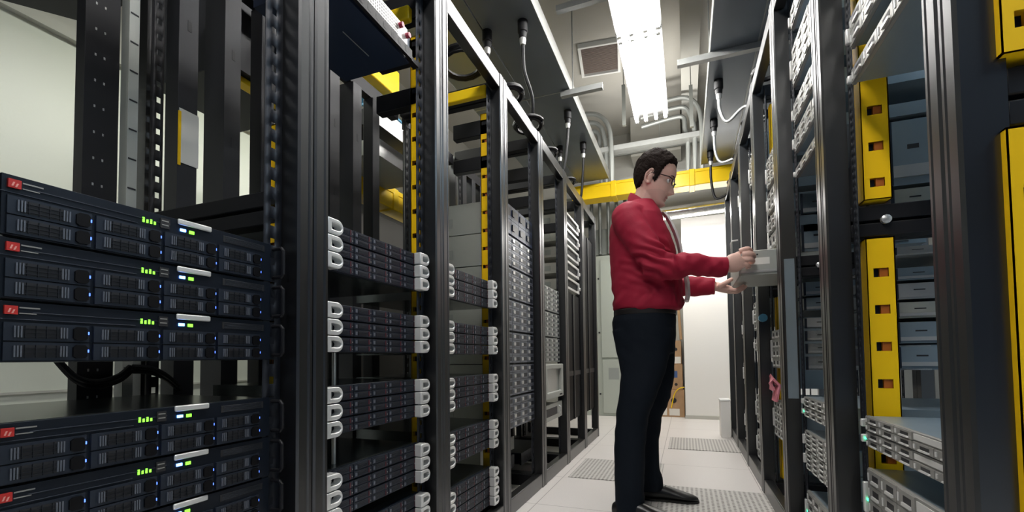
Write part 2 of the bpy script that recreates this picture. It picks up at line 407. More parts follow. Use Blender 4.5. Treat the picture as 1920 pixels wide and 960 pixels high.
# ------------------------------------------------------------------ servers
# local frame: front looks towards +x, y to the viewer's right, z up; origin at the bottom centre of the front
def chassis(r, W, H, D, m='chassis_top', x0=-.012):
    return MB().box(-D, x0, -W/2+.025, W/2-.025, .0015, H-.0015).build('chassis', m, r)
def make_two_tier():
    W, H, D = .49, .0915, .40
    r = empty('rack_server')
    chassis(r, W, H, D)
    fp = MB().box(-.012, 0, -W/2+.018, W/2-.022, .002, H-.002)
    fp.box(0, .0015, -.235, -.055, H-.0285, H-.027, 1); fp.box(0, .0012, -.19, .0, H-.018, H-.0165, 1)
    fp.box(0, .001, .105, .205, H-.024, H-.010, 2)
    for i in range(5): fp.box(.0008, .0016, .11, .20, H-.0225+i*.0026, H-.0215+i*.0026, 1)
    fp.build('front_panel', ['server_dark', 'server_mid', 'vent_dark'], r, bevel=.001)
    MB().box(-.01, -.004, -W/2, -W/2+.018, .002, H-.002).build('ear', 'rail', r)
    MB().box(-.01, -.004, W/2-.022, W/2, .002, H-.002).build('ear', 'rail', r)
    h = MB().tube([(-.006, .2335, .012), (.022, .2335, .012), (.028, .2335, .018), (.028, .2335, H-.018), (.022, .2335, H-.012), (-.006, .2335, H-.012)], .0045, 8)
    h.build('handle', 'black_steel', r, bevel=0)
    MB().box(0, .004, -.2215, -.2075, H-.021, H-.0085).prism([(-.2185, H-.0185), (-.2165, H-.0185), (-.2145, H-.0125), (-.2165, H-.0125)], 0, .004, .0045, 1).prism([(-.2145, H-.0195), (-.2125, H-.0195), (-.2105, H-.0140), (-.2125, H-.0140)], 0, .004, .0045, 1).build('logo_badge', ['red', 'pale_red'], r)['label'] = 'small red square badge'
    MB().box(0, .001, -.205, -.182, H-.0115, H-.0095).box(0, .001, -.205, -.186, H-.0195, H-.018).build('badge_text', 'silver_panel', r)
    lp = MB().box(0, .005, .012, .078, H-.0115, H-.0005); lp.build('name_plate', 'silver_bright', r, bevel=.003)['label'] = 'silver name plate'
    g = MB()
    for i, q in enumerate((1, .7, .9, .6)):
        g.box(0, .0012, -.047+i*.0062, -.044+i*.0062, H-.0235, H-.0235+.009*q)
    g.build('status_digits', 'led_green', r)['label'] = 'green lit status digits'
    MB().box(0, .002, -.018, -.002, H-.026, H-.008, 0).box(.002, .0025, -.016, -.004, H-.0135, H-.0115, 1).box(.002, .0025, -.016, -.004, H-.021, H-.019, 1).build('usb_port', ['vent_dark', 'silver_panel'], r)
    MB().box(0, .002, .018, .028, H-.0235, H-.0185).build('power_light', 'led_blue', r)['label'] = 'blue lit power light'
    MB().box(0, .002, .035, .044, H-.0245, H-.0185).build('link_light', 'led_green', r)['label'] = 'green lit link light'
    for c in range(4):
        for t in range(2):
            y0 = -.222+c*.1055; z0 = .004+t*.0285
            b = MB().box(-.002, .004, y0, y0+.099, z0, z0+.0265)
            b.box(.004, .0045, y0+.014, y0+.066, z0+.004, z0+.0225, 1)
            for i in range(3): b.box(.0045, .0058, y0+.016, y0+.064, z0+.0062+i*.0058, z0+.0072+i*.0058, 2)
            for i in range(4): b.box(.0045, .0062, y0+.022+i*.012, y0+.0228+i*.012, z0+.004, z0+.0225, 2)
            for i in range(3): b.box(.0045, .007, y0+.010+i*.0035, y0+.0118+i*.0035, z0+.005, z0+.0215, 3); b.box(.0045, .007, y0+.062+i*.0035, y0+.0638+i*.0035, z0+.005, z0+.0215, 3)
            d = b.build('drive_bay', ['server_mid', 'vent_dark', 'rail', 'steel_drive'], r, bevel=0)
            MB().prism([(y0+.078, z0+.006), (y0+.082, z0+.003), (y0+.093, z0+.003), (y0+.096, z0+.006), (y0+.096, z0+.020), (y0+.093, z0+.0235), (y0+.082, z0+.0235), (y0+.078, z0+.020)], 0, .004, .0075).build('latch', 'latch_black', d)
            MB().box(.004, .0062, y0+.0966, y0+.0985, z0+.012, z0+.0165).build('drive_light', 'led_dim_blue', d)
    return r
def make_looped():
    W, H, D = .50, .0455, .44
    r = empty('rack_server')
    chassis(r, W, H, D, 'chassis_top')
    MB().box(-.012, 0, -W/2+.03, W/2-.03, .001, H-.001).build('front_panel', 'server_dark', r, bevel=.0008)
    for c in range(5):
        y0 = -.205+c*.082
        for t in range(2):
            z0 = .003+t*.0205
            b = MB().box(0, .004, y0, y0+.078, z0, z0+.019)
            b.box(.004, .0046, y0+.016, y0+.056, z0+.003, z0+.016, 1)
            for i in range(3): b.box(.0046, .0054, y0+.016, y0+.056, z0+.004+i*.004, z0+.0055+i*.004, 2)
            b.box(.004, .0056, y0+.004, y0+.012, z0+.004, z0+.014, 3); b.box(.004, .0055, y0+.063, y0+.067, z0+.002, z0+.017, 4)
            b.box(.004, .0052, y0+.072, y0+.0745, z0+.006, z0+.009, 5)
            b.build('drive_bay', ['server_mid', 'vent_dark', 'server_mid', 'steel_drive', 'dull_red', 'silver_panel'], r)
    outer = D_outline(.060, .0425, 12); inner = [(.010+(p[0])*.74, .0425/2+(p[1]-.0425/2)*.42) for p in outer]
    inner = [(max(.016, a), b) for a, b in inner]
    for y in (-.262, .186):
        h = MB().ring([(a+y, b+.0015) for a, b in outer], [(a+y, b+.0015) for a, b in inner], 0, .006, .034)
        h.box(-.008, .006, y+.004, y+.05, .003, H-.003)
        h.build('ear_handle', 'silver_bright', r, bevel=.003)['label'] = 'silver loop handle'
    return r
def make_silver(H, rows, cols=5, lit=False):
    W, D = .50, .62
    r = empty('rack_server')
    MB().box(-D, -.01, -W/2+.02, W/2-.02, .001, H-.001).build('chassis', 'blue_zinc', r)
    MB().box(-.01, 0, -W/2+.008, W/2-.008, .0008, H-.0008).build('front_panel', 'silver_panel', r, bevel=.0012)
    for s in (-1, 1):
        MB().box(-.006, .010, s*(W/2-.008), s*(W/2+.006), H*.25, H*.75).build('ear', 'silver_bright', r, bevel=.003)
    rh = (H-.004)/rows; cw = (W-.03)/cols
    for t in range(rows):
        for c in range(cols):
            y0 = -W/2+.015+c*cw; z0 = .002+t*rh
            if rows > 1 and t == rows-1 and c >= 3:
                if c == 3:
                    MB().box(0, .002, y0+.003, y0+cw*1.5, z0+rh*.2, z0+rh*.85).build('name_plate', 'silver_bright', r)
                    v = MB()
                    for i in range(8): v.box(0, .0025, y0+cw*1.55+i*.004, y0+cw*1.55+.0022+i*.004, z0+rh*.15, z0+rh*.85)
                    v.build('vent', 'vent_dark', r)
                continue
            b = MB().box(0, .0035, y0+.002, y0+cw-.002, z0+.0008, z0+rh-.0008)
            b.box(.0035, .004, y0+cw*.38, y0+cw*.80, z0+rh*.32, z0+rh*.74, 1)
            b.prism([(y0+cw*.36, z0+rh*.18), (y0+cw*.82, z0+rh*.18), (y0+cw*.80, z0+rh*.36), (y0+cw*.38, z0+rh*.36)], 0, .0035, .008, 2)
            b.box(.0035, .0055, y0+cw*.08, y0+cw*.14, z0+rh*.25, z0+rh*.75, 2)
            b.build('drive_bay', ['silver_panel', 'vent_dark', 'silver_bright'], r)
    if lit: MB().box(0, .004, -W/2+.010, -W/2+.0175, H*.45, H*.45+.006).build('status_light', 'led_teal', r)['label'] = 'green lit status light'
    return r
PROTO = {}
def place(key, maker, loc, side, label, group):
    """side +1: left row (front looks +x), -1: right row"""
    if key not in PROTO: r = PROTO[key] = maker()
    else:
        r = copy_tree(PROTO[key])
    r.location = loc; r.rotation_euler = (0, 0, 0 if side > 0 else math.pi)
    return tag(r, label, 'server', group)
NTH = ['topmost', 'second', 'third', 'fourth', 'fifth', 'sixth', 'seventh']
# nearest left rack: three two-tier servers above the gap, then three below
H2 = .0915
for i in range(3):
    place('two', make_two_tier, (LR, .565, 1.088-H2*(i+1)), 1, 'black two-tier server, %s of the upper stack in nearest left rack' % NTH[i], 'two-tier servers in the nearest left rack')
for i in range(4):
    place('two', make_two_tier, (LR, .565, .730-H2*(i+1)), 1, 'black two-tier server, %s of the lower stack in nearest left rack' % NTH[i], 'two-tier servers in the nearest left rack')
GN = ['top', 'second', 'third', 'fourth', 'lowest']
for k, yc, tops in ((1, 1.195, (1.1935, .969, .7425, .514, .339)), (2, 1.838, (1.194, .966, .737, .514, .286))):
    for gi, zt in enumerate(tops):
        n = 3 if not (gi == 4) else (2 if k == 1 else 4)
        for i in range(n):
            place('loop', make_looped, (LR, yc, zt-.0455*(i+1)), 1, 'thin silver-looped server, %s in the %s stack of %s left rack' % (NTH[i], GN[gi], ORD[k]), 'looped servers in the %s left rack' % ORD[k])
# silver grille server at the top of the second rack, black flange below it
def grille_server():
    r = empty('rack_server', (LR, 1.18, 1.886), 0, 'silver server with grille and maroon tabs at the top of second left rack', 'server')
    MB().box(-.30, -.01, -.20, .20, .001, .10).build('chassis', 'navy_panel', r)
    f = MB().box(0, .012, -.27, .185, .0, .034)
    for i in range(11): f.box(.012, .0125, -.26+i*.04, -.243+i*.04, .008, .026, 1)
    f.build('front_flange', ['black_steel', 'vent_dark'], r, bevel=.002)
    MB().box(-.01, .006, -.23, .165, .035, .10).build('front_panel', 'silver_bright', r, bevel=.003)
    MB().box(.006, .0075, -.22, .105, .042, .094).build('grille', 'grille', r)
    for y, z in ((.118, .082), (.158, .072)): MB().tube([(.006, y, z), (.02, y, z)], .009, 10).build('release_tab', 'maroon', r)
    MB().box(-.12, -.117, -.02, .11, -.0015, .0).build('label_strip', 'silver', r)
    MB().box(-.02, .004, .185, .24, .006, .022).build('ear', 'black_steel', r)
grille_server()
def dark_shelf(name, loc, sx, sy, sz, label, m='channel', rot=(0, 0, 0), lip='silver'):
    r = empty(name, loc, 0, label, 'shelf'); r.rotation_euler = rot
    MB().box(-sx/2, sx/2, -sy/2, sy/2, 0, sz).build('tray', m, r, bevel=.003)
    MB().box(sx/2, sx/2+.004, -sy/2, sy/2, -.001, sz*1.1).build('front_lip', lip, r)
    return r
r = empty('equipment_shelf', (-1.80, .60, 1.955), 0, 'dark equipment tray overhead at the top left corner of the photo', 'shelf')
MB().prism([(-.188, .127), (-.062, .283), (.094, .284), (.30, .284), (.30, -.30), (-.50, -.30)], 2, 0, .09).build('tray', 'channel', r, bevel=.003)
MB().box(-.12, -.02, .05, .10, -.0015, 0).build('label_strip', 'vent_dark', r)
for x, y in ((.25, .2), (-.3, -.2)): MB().cyl((x, y, .09), (x, y, 4.2-1.955), .005, 6).build('hanger_rod', 'galv', r)
dark_shelf('equipment_shelf', (-1.80, 1.38, 1.935), .44, .40, .75, 'dark tray above the cream wall, left of the second left rack', 'channel', lip='channel')
r = empty('grey_cabinet', (-2.25, 3.35, 0), 0, 'low grey cabinet standing behind the left row, seen through the second left rack', 'cabinet')
MB().box(-.30, .28, -1.10, 1.10, 0, 1.84).build('body', 'cabinet_brown', r, bevel=.006)
for i in range(3): MB().box(.28, .296, -1.08+i*.725, -.37+i*.725, .06, 1.80).build('door', 'cabinet_brown', r, bevel=.004)
# two dark units with silver edges behind the second rack, blue leads on the upper one
pu = dark_shelf('patch_unit', (-2.03, 2.36, 2.17), .80, .50, .10, 'dark unit with silver front edge and blue leads on top, behind second left rack', 'black_steel')
pl = dark_shelf('patch_unit', (-2.08, 2.36, 1.99), .90, .50, .09, 'dark unit with plain silver front edge, lower of two behind second left rack', 'grey_chassis')
for q, zz in ((pu, 2.17), (pl, 1.99)):
    for yy in (-.22, .22): MB().box(-.455 if q is pu else -.43, -.43 if q is pu else -.405, yy-.02, yy+.02, -zz, .08).build('support_upright', 'black_steel', q)
bc = MB()
for i in range(9):
    y = 2.06+.012*i; bc.tube([(-1.75+.01*i, y, 2.278), (-1.70, y+.05, 2.34+.006*(i % 3)), (-1.66, y+.14, 2.33+.008*(i % 2)), (-1.63, y+.24, 2.29)], .007, 6)
tag(bc.build('blue_cable_bundle', 'blue_cable'), 'bundle of light blue network leads on a dark unit behind second left rack', 'cables')

# fourth rack: a navy unit on top, six arrays of steel drives; their grey sides show through the third rack
def make_array(H, rows, cols, drive, panel, D=.46, W=.52, latch='silver'):
    r = empty('disk_array')
    MB().box(-D, -.012, -W/2+.02, W/2-.02, .001, H-.001).box(-D+.05, -D+.16, -W/2+.018, -W/2+.02, H*.25, H*.55, 1).build('chassis', ['grey_chassis', 'grey_paint'], r)
    MB().box(-.012, 0, -W/2, W/2, .002, H-.002).build('front_panel', panel, r, bevel=.002)
    cw = (W-.02)/cols; rh = (H-.008)/rows
    for t in range(rows):
        for c in range(cols):
            y0 = -W/2+.01+c*cw; z0 = .004+t*rh
            b = MB().box(0, .008, y0+.002, y0+cw-.002, z0+.001, z0+rh-.001)
            b.box(.008, .0085, y0+cw*.45, y0+cw*.92, z0+rh*.25, z0+rh*.8, 1)
            b.box(.008, .014, y0+cw*.10, y0+cw*.34, z0+rh*.30, z0+rh*.72, 2)
            b.build('drive', [drive, 'server_dark', latch], r)
    return r
def place_array(key, mk, loc, label, group):
    if key not in PROTO: r = PROTO[key] = mk()
    else: r = copy_tree(PROTO[key])
    r.location = loc; return tag(r, label, 'disk array', group)
place_array('navy', lambda: make_array(.172, 2, 4, 'navy_panel', 'server_dark', latch='server_dark'), (LR, 2.4785, 1.497), 'dark navy drive unit on top of the steel drive wall in the fourth left rack', 'drive arrays of the fourth left rack')
for i in range(6):
    place_array('steel', lambda: make_array(.176, 4, 4, 'steel_drive', 'server_mid'), (LR, 2.4785, 1.318-.179*i), 'steel array of sixteen small drives, %s below the navy unit in fourth left rack' % ['first', 'second', 'third', 'fourth', 'fifth', 'lowest'][i], 'drive arrays of the fourth left rack')
for i in range(3):
    place_array('grey', lambda: make_array(.178, 5, 4, 'grey_paint', 'server_mid', W=.50), (LR, 3.12, 1.138-.181*i), 'grey drive array, %s of three above the monitor in the fifth left rack' % ['topmost', 'middle', 'lowest'][i], 'drive arrays of the fifth left rack')
# monitor and keyboard drawer
def monitor():
    r = empty('rack_monitor', (LR, 3.12, .525), 0, 'grey built-in monitor with pale screen under the drive arrays in fifth left rack', 'monitor')
    MB().box(-.30, .0, -.22, .22, .005, .235).build('housing', 'plastic_cream', r, bevel=.01)
    MB().ring([(-.24, 0), (.24, 0), (.24, .24), (-.24, .24)], [(-.18, .045), (.18, .045), (.18, .205), (-.18, .205)], 0, .0, .035).build('bezel', 'grey_chassis', r, bevel=.008)
    MB().box(.002, .014, -.18, .18, .045, .205).build('screen', 'screen', r)
    for i in range(3): MB().box(.035, .039, .12+i*.025, .132+i*.025, .014, .024).build('button', 'vent_dark', r)
monitor()
def drawer():
    r = empty('keyboard_drawer', (LR, 3.12, .375), 0, 'grey keyboard drawer below the monitor in fifth left rack', 'drawer')
    MB().box(-.3, 0, -.22, .22, .004, .10).build('tray', 'grey_chassis', r, bevel=.004)
    MB().box(0, .02, -.24, .24, .0, .112).box(.02, .021, -.17, .10, .03, .085, 1).build('front_panel', ['grey_chassis', 'vent_dark'], r, bevel=.003)
    MB().tube([(.02, .14, .03), (.035, .14, .04), (.035, .14, .075), (.02, .14, .085)], .006, 8).build('handle', 'silver', r)
drawer()
# sixth rack: five slanting silver-framed units
for i in range(5):
    zt = 1.895-.132*i
    key = 'framed'
    def mk():
        r = empty('framed_unit')
        MB().box(-.40, -.02, -.20, .20, .0, .085).box(-.30, -.12, -.202, -.20, .02, .06, 1).build('chassis', ['plastic_cream', 'grey_chassis'], r)
        MB().ring([(-.245, 0), (.245, 0), (.245, .10), (-.245, .10)], [(-.20, .02), (.20, .02), (.20, .08), (-.20, .08)], 0, -.02, .018).build('frame', 'silver', r, bevel=.004)
        MB().box(-.02, .004, -.20, .20, .02, .08).build('dark_panel', 'glass_dark', r)
        MB().box(.004, .03, .20, .23, .03, .06).build('latch', 'silver_bright', r, bevel=.004)
        return r
    if key not in PROTO: r = PROTO[key] = mk()
    else: r = copy_tree(PROTO[key])
    r.location = (LR+.01, 3.76, zt)
    tag(r, 'silver-framed unit with black glass face, %s of five in the sixth left rack' % NTH[i], 'rack unit', 'silver-framed units of the sixth left rack')
# dark glass doors low in the last two racks
for k, wh in ((5, 'lower half of the sixth left rack'), (6, 'full height of the last left rack')):
    a, b = LB[k], LB[k+1]; zt = 1.34 if k == 5 else 1.98
    r = empty('glass_panel', (LX-.035, (a+b)/2, .30), 0, 'dark upright panel closing the ' + wh, 'panel')
    MB().box(-.006, .006, -(b-a)/2+.056, (b-a)/2-.056, 0, zt-.30).build('pane', 'glass_dark', r)
    MB().box(.006, .014, -.02, .02, 0, zt-.30).build('stile', 'black_steel', r)
    MB().box(.006, .010, -(b-a)/2+.06, (b-a)/2-.06, .36, .40).build('crossbar', 'black_steel', r)
# low black boxes seen at the foot of the fourth and fifth racks
for k, z, m, lb in ((3, .12, 'server_dark', 'flat dark unit near the floor at the foot of the fourth left rack'), (3, .235, 'grey_chassis', 'flat grey-brown unit below the steel drives in fourth left rack'), (4, .10, 'server_dark', 'flat dark unit near the floor under the keyboard drawer')):
    r = empty('rack_unit', (-1.15, (LB[k]+LB[k+1])/2, z), 0, lb, 'rack unit')
    MB().box(-.28, .10, -.24, .24, 0, .075).build('chassis', m, r, bevel=.003)
    f = MB().box(.10, .112, -.255, .255, .0, .078)
    for i in range(9): f.box(.112, .1125, -.2+i*.045, -.17+i*.045, .025, .05, 1)
    f.build('front_panel', [m, 'vent_dark'], r)

# ------------------------------------------------------------------ right row servers
def silver(k, zb, rows, H, label, lit=False):
    yc = (RB[k]+RB[k+1])/2
    place(('s', rows, H, lit), lambda: make_silver(H, rows, 5 if rows < 5 else 6, lit), (RR, yc, zb), -1, label, 'silver servers of the right row')
silver(1, .599, 2, .043, 'silver server, upper of the pair beside the lower yellow duct in the nearest right rack')
silver(1, .556, 2, .043, 'silver server with green light, lower of the pair in the nearest right rack', True)
silver(1, .330, 4, .168, 'tall silver server with green light at the bottom right of the photo', True)
silver(1, 1.585, 1, .043, 'thin silver server above the upper yellow duct in the nearest right rack')
silver(1, 1.690, 2, .088, 'silver two-row server above the thin one in the nearest right rack')
silver(1, 1.838, 2, .088, 'silver two-row server cut by the top of the photo in nearest right rack')
silver(2, .594, 2, .043, 'silver server with a bright white top, upper of the pair in third right rack')
silver(2, .551, 2, .043, 'silver server with green light, lower of the pair in third right rack', True)
silver(2, .416, 4, .080, 'silver four-row server, upper of the thick pair in third right rack')
silver(2, .335, 4, .080, 'silver four-row server, lower of the thick pair in third right rack')
silver(2, .075, 4, .168, 'silver server with green light at the foot of the third right rack', True)
for zb, rows, H, wd in ((1.575, 1, .043, 'lowest of five, thin,'), (1.685, 2, .088, 'second from the bottom of five'), (1.812, 2, .088, 'third from the bottom of five'), (1.975, 4, .168, 'tall one, fourth from the bottom of five'), (2.23, 2, .088, 'highest of five')):
    silver(2, zb, rows, H, 'silver server high in third right rack, ' + wd)
for zb, rows, H, wd in ((1.765, 4, .168, 'highest'), (1.615, 2, .120, 'second highest'), (1.500, 2, .088, 'third highest'), (1.395, 1, .088, 'fourth highest'),
        (.74, 4, .210, 'below the blue plug'), (.36, 5, .200, 'under the pink leads')):
    silver(3, zb, rows, H, 'silver server in the rack of the pulled-out unit, ' + wd)
for zb, rows, H, wd in ((2.01, 4, .210, 'highest'), (.985, 4, .200, 'second from the top'), (.84, 2, .088, 'small one in the middle'), (.335, 4, .200, 'second from the floor'), (.09, 4, .200, 'lowest')):
    silver(4, zb, rows, H, 'silver server in the rack beyond the pulled-out unit, ' + wd)
for i, (zb, rows, H) in enumerate(((2.06, 4, .20), (1.33, 4, .168), (.95, 4, .168), (.56, 4, .20), (.16, 4, .20))):
    silver(5, zb, rows, H, 'silver server edge-on in second rack from far end on right, %s' % ['topmost', 'second down', 'third down', 'fourth down', 'lowest'][i])
# units mounted at the back of racks three and four: their pale blue sides show through the open frames
def rear_box(k, z0, z1, m, x0, label):
    yc = (RB[k]+RB[k+1])/2
    r = empty('rear_unit', (x0, yc, z0), 0, label, 'rack unit', 'rear-mounted units of the right row')
    H = z1-z0
    s = MB().box(0, .46, -.23, .23, 0, H)
    for i in range(4): s.box(.04+i*.09, .07+i*.09, -.2306, -.23, H*.55, H*.62, 1)
    s.build('chassis', [m, 'vent_dark'], r, bevel=.002)
    MB().box(.0, .40, -.236, -.2306, H*.12, H*.30).build('slide', 'silver', r)
    MB().box(-.01, 0, -.235, .235, .002, H-.002).build('front_panel', 'server_mid', r)
zs2 = [(1.35, 1.56, 'blue_zinc', 'largest, above the brace'), (1.272, 1.338, 'grey_chassis', 'dark one right above the brace'), (1.125, 1.152, 'silver', 'thin silver one just below the brace'), (1.045, 1.085, 'blue_zinc', 'second below the brace'), (.985, 1.035, 'silver', 'third below the brace'), (.925, .975, 'grey_chassis', 'fourth below the brace'), (.845, .912, 'blue_zinc', 'fifth below the brace'), (.765, .835, 'blue_zinc', 'lowest above the white-topped server')]
for z0, z1, m, wd in zs2: rear_box(2, z0, z1, m, .635, 'pale box side in third right rack, ' + wd)
zs3 = [(1.475, 1.58, 'blue_zinc', 'highest'), (1.30, 1.43, 'blue_zinc', 'deep one above the brace'), (1.09, 1.155, 'blue_zinc', 'first below the brace'), (1.02, 1.08, 'blue_zinc', 'second below the brace'), (.935, .985, 'silver', 'third below the brace'), (.875, .925, 'silver_bright', 'fourth below the brace'), (.815, .865, 'silver_bright', 'fifth below the brace'), (.74, .805, 'silver_bright', 'lowest')]
for z0, z1, m, wd in zs3: rear_box(3, z0, z1, m, .535, 'bluish box side in rack of the pulled-out unit, ' + wd)
# strip that paints the blue light reflected on the third rack's upright
tag(MB().box(RX+.012, RX+.052, RB[3]-.0535, RB[3]-.0505, .62, 1.24).build('upright_blue_reflection', 'blue_zinc'), 'painted bluish light reflected on the upright beside the pale blue boxes', 'painted reflection')
for r in (RRACK[3],):
    pass
# the pulled-out unit
def pulled():
    x0, x1, y0, y1, z0, z1 = .262, .80, 2.50, 2.93, 1.205, 1.328
    r = empty('pulled_out_server', (x0, (y0+y1)/2, z0), 0, 'grey server pulled out of the right row towards the man', 'server')
    w2 = (y1-y0)/2; H = z1-z0; D = x1-x0
    MB().box(0, D, -w2, w2, 0, H).build('chassis', 'grey_chassis', r, bevel=.003)
    MB().box(-.008, 0, -w2-.006, w2+.006, -.001, H+.001).build('front_panel', 'silver_panel', r, bevel=.002)
    MB().box(.035, .128, -w2-.001, -w2, .052, .085).build('white_label', 'paper', r)['label'] = 'white label'
    for x in (.05, .075): MB().tube([(x, -w2, H-.022), (x, -w2-.002, H-.022)], .004, 8).build('screw', 'vent_dark', r)
    MB().box(.0, D, -w2-.005, -w2, .012, .024).build('slide', 'silver', r)
    MB().tube([(-.006, -.14, H*.5), (-.03, -.14, H*.55), (-.034, -.14, H+.06), (-.028, -.14, H+.072), (.0, -.14, H+.075)], .004, 8).build('wire_handle', 'silver', r)['label'] = 'bent silver wire handle'
pulled()
tag(MB().tube([(.44, 3.10, 1.045), (.425, 3.04, 1.03), (.425, 3.0, 1.03)], [.012, .022, .024], 10).tube([(.44, 3.10, 1.045), (.49, 3.14, 1.05)], .009, 8, 1).build('blue_plug', ['blue_cable', 'silver']), 'light blue plug hanging in the rack under the pulled-out unit', 'plug')
pc = MB()
for i in range(6):
    y = 2.82+i*.018
    pc.tube([(.44, y, .62), (.425+.004*i, y+.01, .66), (.44, y+.02, .68+.004*i), (.47, y+.01, .645), (.455, y-.01, .60), (.45, y, .56)], .009, 6)
tag(pc.build('pink_cable_bundle', 'pink_cable'), 'small tangle of pink leads in the rack below the pulled-out unit', 'cables')

# ------------------------------------------------------------------ overhead
def fixture(x, y0, y1, z, label):
    r = empty('fluorescent_fixture', (x, (y0+y1)/2, z), 0, label, 'ceiling light'); h = (y1-y0)/2
    hs = MB().prism([(-.15, .02), (-.13, .09), (.13, .09), (.15, .02), (.146, .02), (.10, .055), (-.10, .055), (-.146, .02)], 1, -h, h)
    hs.build('housing', 'reflector', r)
    for xx in (-.125, -.045, .045, .125):
        for a, b in ((-h+.03, -.03), (.03, h-.03)):
            MB().cyl((xx, a, .0), (xx, b, .0), .0145, 12).build('tube', 'tube', r)
            for q in (a, b): MB().box(xx-.012, xx+.012, q-.012, q+.012, -.016, .055).build('socket', 'fixture_white', r)
    for q in (-h*.5, 0, h*.5): MB().tube([(-.15, q, .02), (-.13, q, -.03), (.13, q, -.03), (.15, q, .02)], .003, 6).build('wire_guard', 'galv', r)
    for q in (-h*.8, h*.8): MB().cyl((0, q, .09), (0, q, 4.2-z), .004, 6).build('hanger', 'galv', r)
fixture(-.25, 1.90, 4.35, 3.0, 'bright fluorescent fixture with four rows of tubes hanging over the aisle')
fixture(-.25, -1.25, 1.18, 3.0, 'fluorescent fixture over the near end of the aisle above the camera')
r = empty('fluorescent_fixture', (.15, 5.98, 2.60), 0, 'silver tubular light hung crosswise in front of the white wall at the back', 'ceiling light')
MB().tube([(-.52, 0, .0), (.62, 0, .03)], .075, 14).build('reflector', 'foil', r)
MB().cyl((-.50, -.02, -.075), (.60, -.02, -.045), .012, 10).build('tube', 'tube', r)
for x in (-.4, .5): MB().cyl((x, 0, .05), (x, 0, 1.6), .005, 6).build('hanger', 'galv', r)
# flat power raceways over both rows
def raceway(x0, xs, x1, side, label):
    r = empty('power_raceway', ((x0+x1)/2, 2.2, 2.9), 0, label, 'raceway'); L = Vector(r.location)
    def part(mb, n, m, bevel=0): o = mb.build(n, m, r, bevel=bevel); o.location = -L; return o
    part(MB().box(x0, xs-.004, -1.2, 5.33, 2.90, 2.99), 'trough', 'duct_grey', .003)
    part(MB().box(xs+.004, x1, -1.2, 5.33, 2.90, 2.99), 'trough', 'duct_grey', .003)
    part(MB().box(xs-.006, xs+.006, -1.2, 5.33, 2.907, 2.985), 'seam_strip', 'galv')
    e = (x1, x1+.004) if side < 0 else (x0-.004, x0)
    part(MB().box(e[0], e[1], -1.2, 5.33, 2.896, 3.0), 'side_lip', 'duct_side')
    for y in (3.42,): part(MB().box(x0, x1, y-.004, y+.004, 2.897, 2.90), 'joint', 'galv')
raceway(-1.62, -1.16, -.80, -1, 'wide flat grey power raceway hung over the left row')
raceway(.205, .50, 1.05, 1, 'wide flat grey power raceway hung over the right row')
# strut hangers carrying the raceways
for x0, x1, y, xr, z, lb in ((-.87, -.545, 3.42, -.775, 2.852, 'bright strut end under the left raceway beside the drop leads'), (-.80, -.43, 3.05, -.62, 3.25, 'shadowed strut above the left raceway near the air vent'), (-.01, .8, 3.36, .20, 2.852, 'bright strut end under the right raceway')):
    r = empty('strut_hanger', ((x0+x1)/2, y, z), 0, lb, 'strut', 'struts under the raceways'); h = (x1-x0)/2
    MB().prism([(-.021, 0), (.021, 0), (.021, .041), (.012, .041), (.012, .036), (.017, .036), (.017, .004), (-.017, .004), (-.017, .036), (-.012, .036), (-.012, .041), (-.021, .041)], 0, -h, h).build('channel', 'galv', r)
    MB().cyl((xr-(x0+x1)/2, 0, 0), (xr-(x0+x1)/2, 0, 4.2-z), .005, 6).build('threaded_rod', 'galv', r)
# drop leads with connectors
def drop(x, y, pts, white, label):
    r = empty('drop_lead', (x, y, 2.9), 0, label, 'power lead', 'drop leads under the raceways')
    MB().tube([(0, 0, 0), (0, 0, -.07), (0, 0, -.075), (0, 0, -.11)], [.032, .032, .026, .024], 12).build('connector', 'cable', r)
    MB().tube([(0, 0, -.11), (0, 0, -.125), (0, 0, -.15)], [.021, .021, .016], 12).build('collar', 'collar_grey', r)
    P = [Vector((0, 0, -.15))]+[Vector(p)-Vector((x, y, 2.9)) for p in pts]
    Q = []
    for i in range(len(P)-1):
        p0, p1, p2, p3 = P[max(i-1, 0)], P[i], P[i+1], P[min(i+2, len(P)-1)]
        for s in range(8):
            t = s/8; Q.append(.5*((2*p1)+(p2-p0)*t+(2*p0-5*p1+4*p2-p3)*t*t+(3*p1-p0-3*p2+p3)*t**3))
    Q.append(P[-1])
    MB().tube(Q, .0125, 8).build('lead', 'galv' if white else 'cable', r)
drop(-.90, 2.60, [(-.90, 2.62, 2.60), (-.87, 2.68, 2.45), (-.90, 2.72, 2.33), (-1.0, 2.70, 2.30)], False, 'black drop lead with thick connector, largest one over the left row')
drop(-1.14, 2.60, [(-1.14, 2.60, 2.60), (-1.13, 2.60, 2.42), (-1.10, 2.58, 2.33), (-1.05, 2.5, 2.30)], False, 'black drop lead behind the largest one over the left row')
drop(-.89, 3.71, [(-.90, 3.71, 2.62), (-.93, 3.71, 2.40), (-.98, 3.71, 2.30)], False, 'black drop lead with pale collar, middle of the left row')
drop(-.89, 4.33, [(-.90, 4.34, 2.60), (-.92, 4.36, 2.42), (-.95, 4.38, 2.30)], False, 'black drop lead farthest along the left row')
drop(-1.12, 4.32, [(-1.12, 4.32, 2.6), (-1.13, 4.34, 2.4), (-1.15, 4.36, 2.30)], False, 'black drop lead in shadow beyond the middle of the left row')
drop(.278, 3.72, [(.285, 3.72, 2.66), (.33, 3.70, 2.56), (.45, 3.66, 2.63), (.56, 3.6, 2.50)], True, 'silver drop lead bending into the right row, nearest of three')
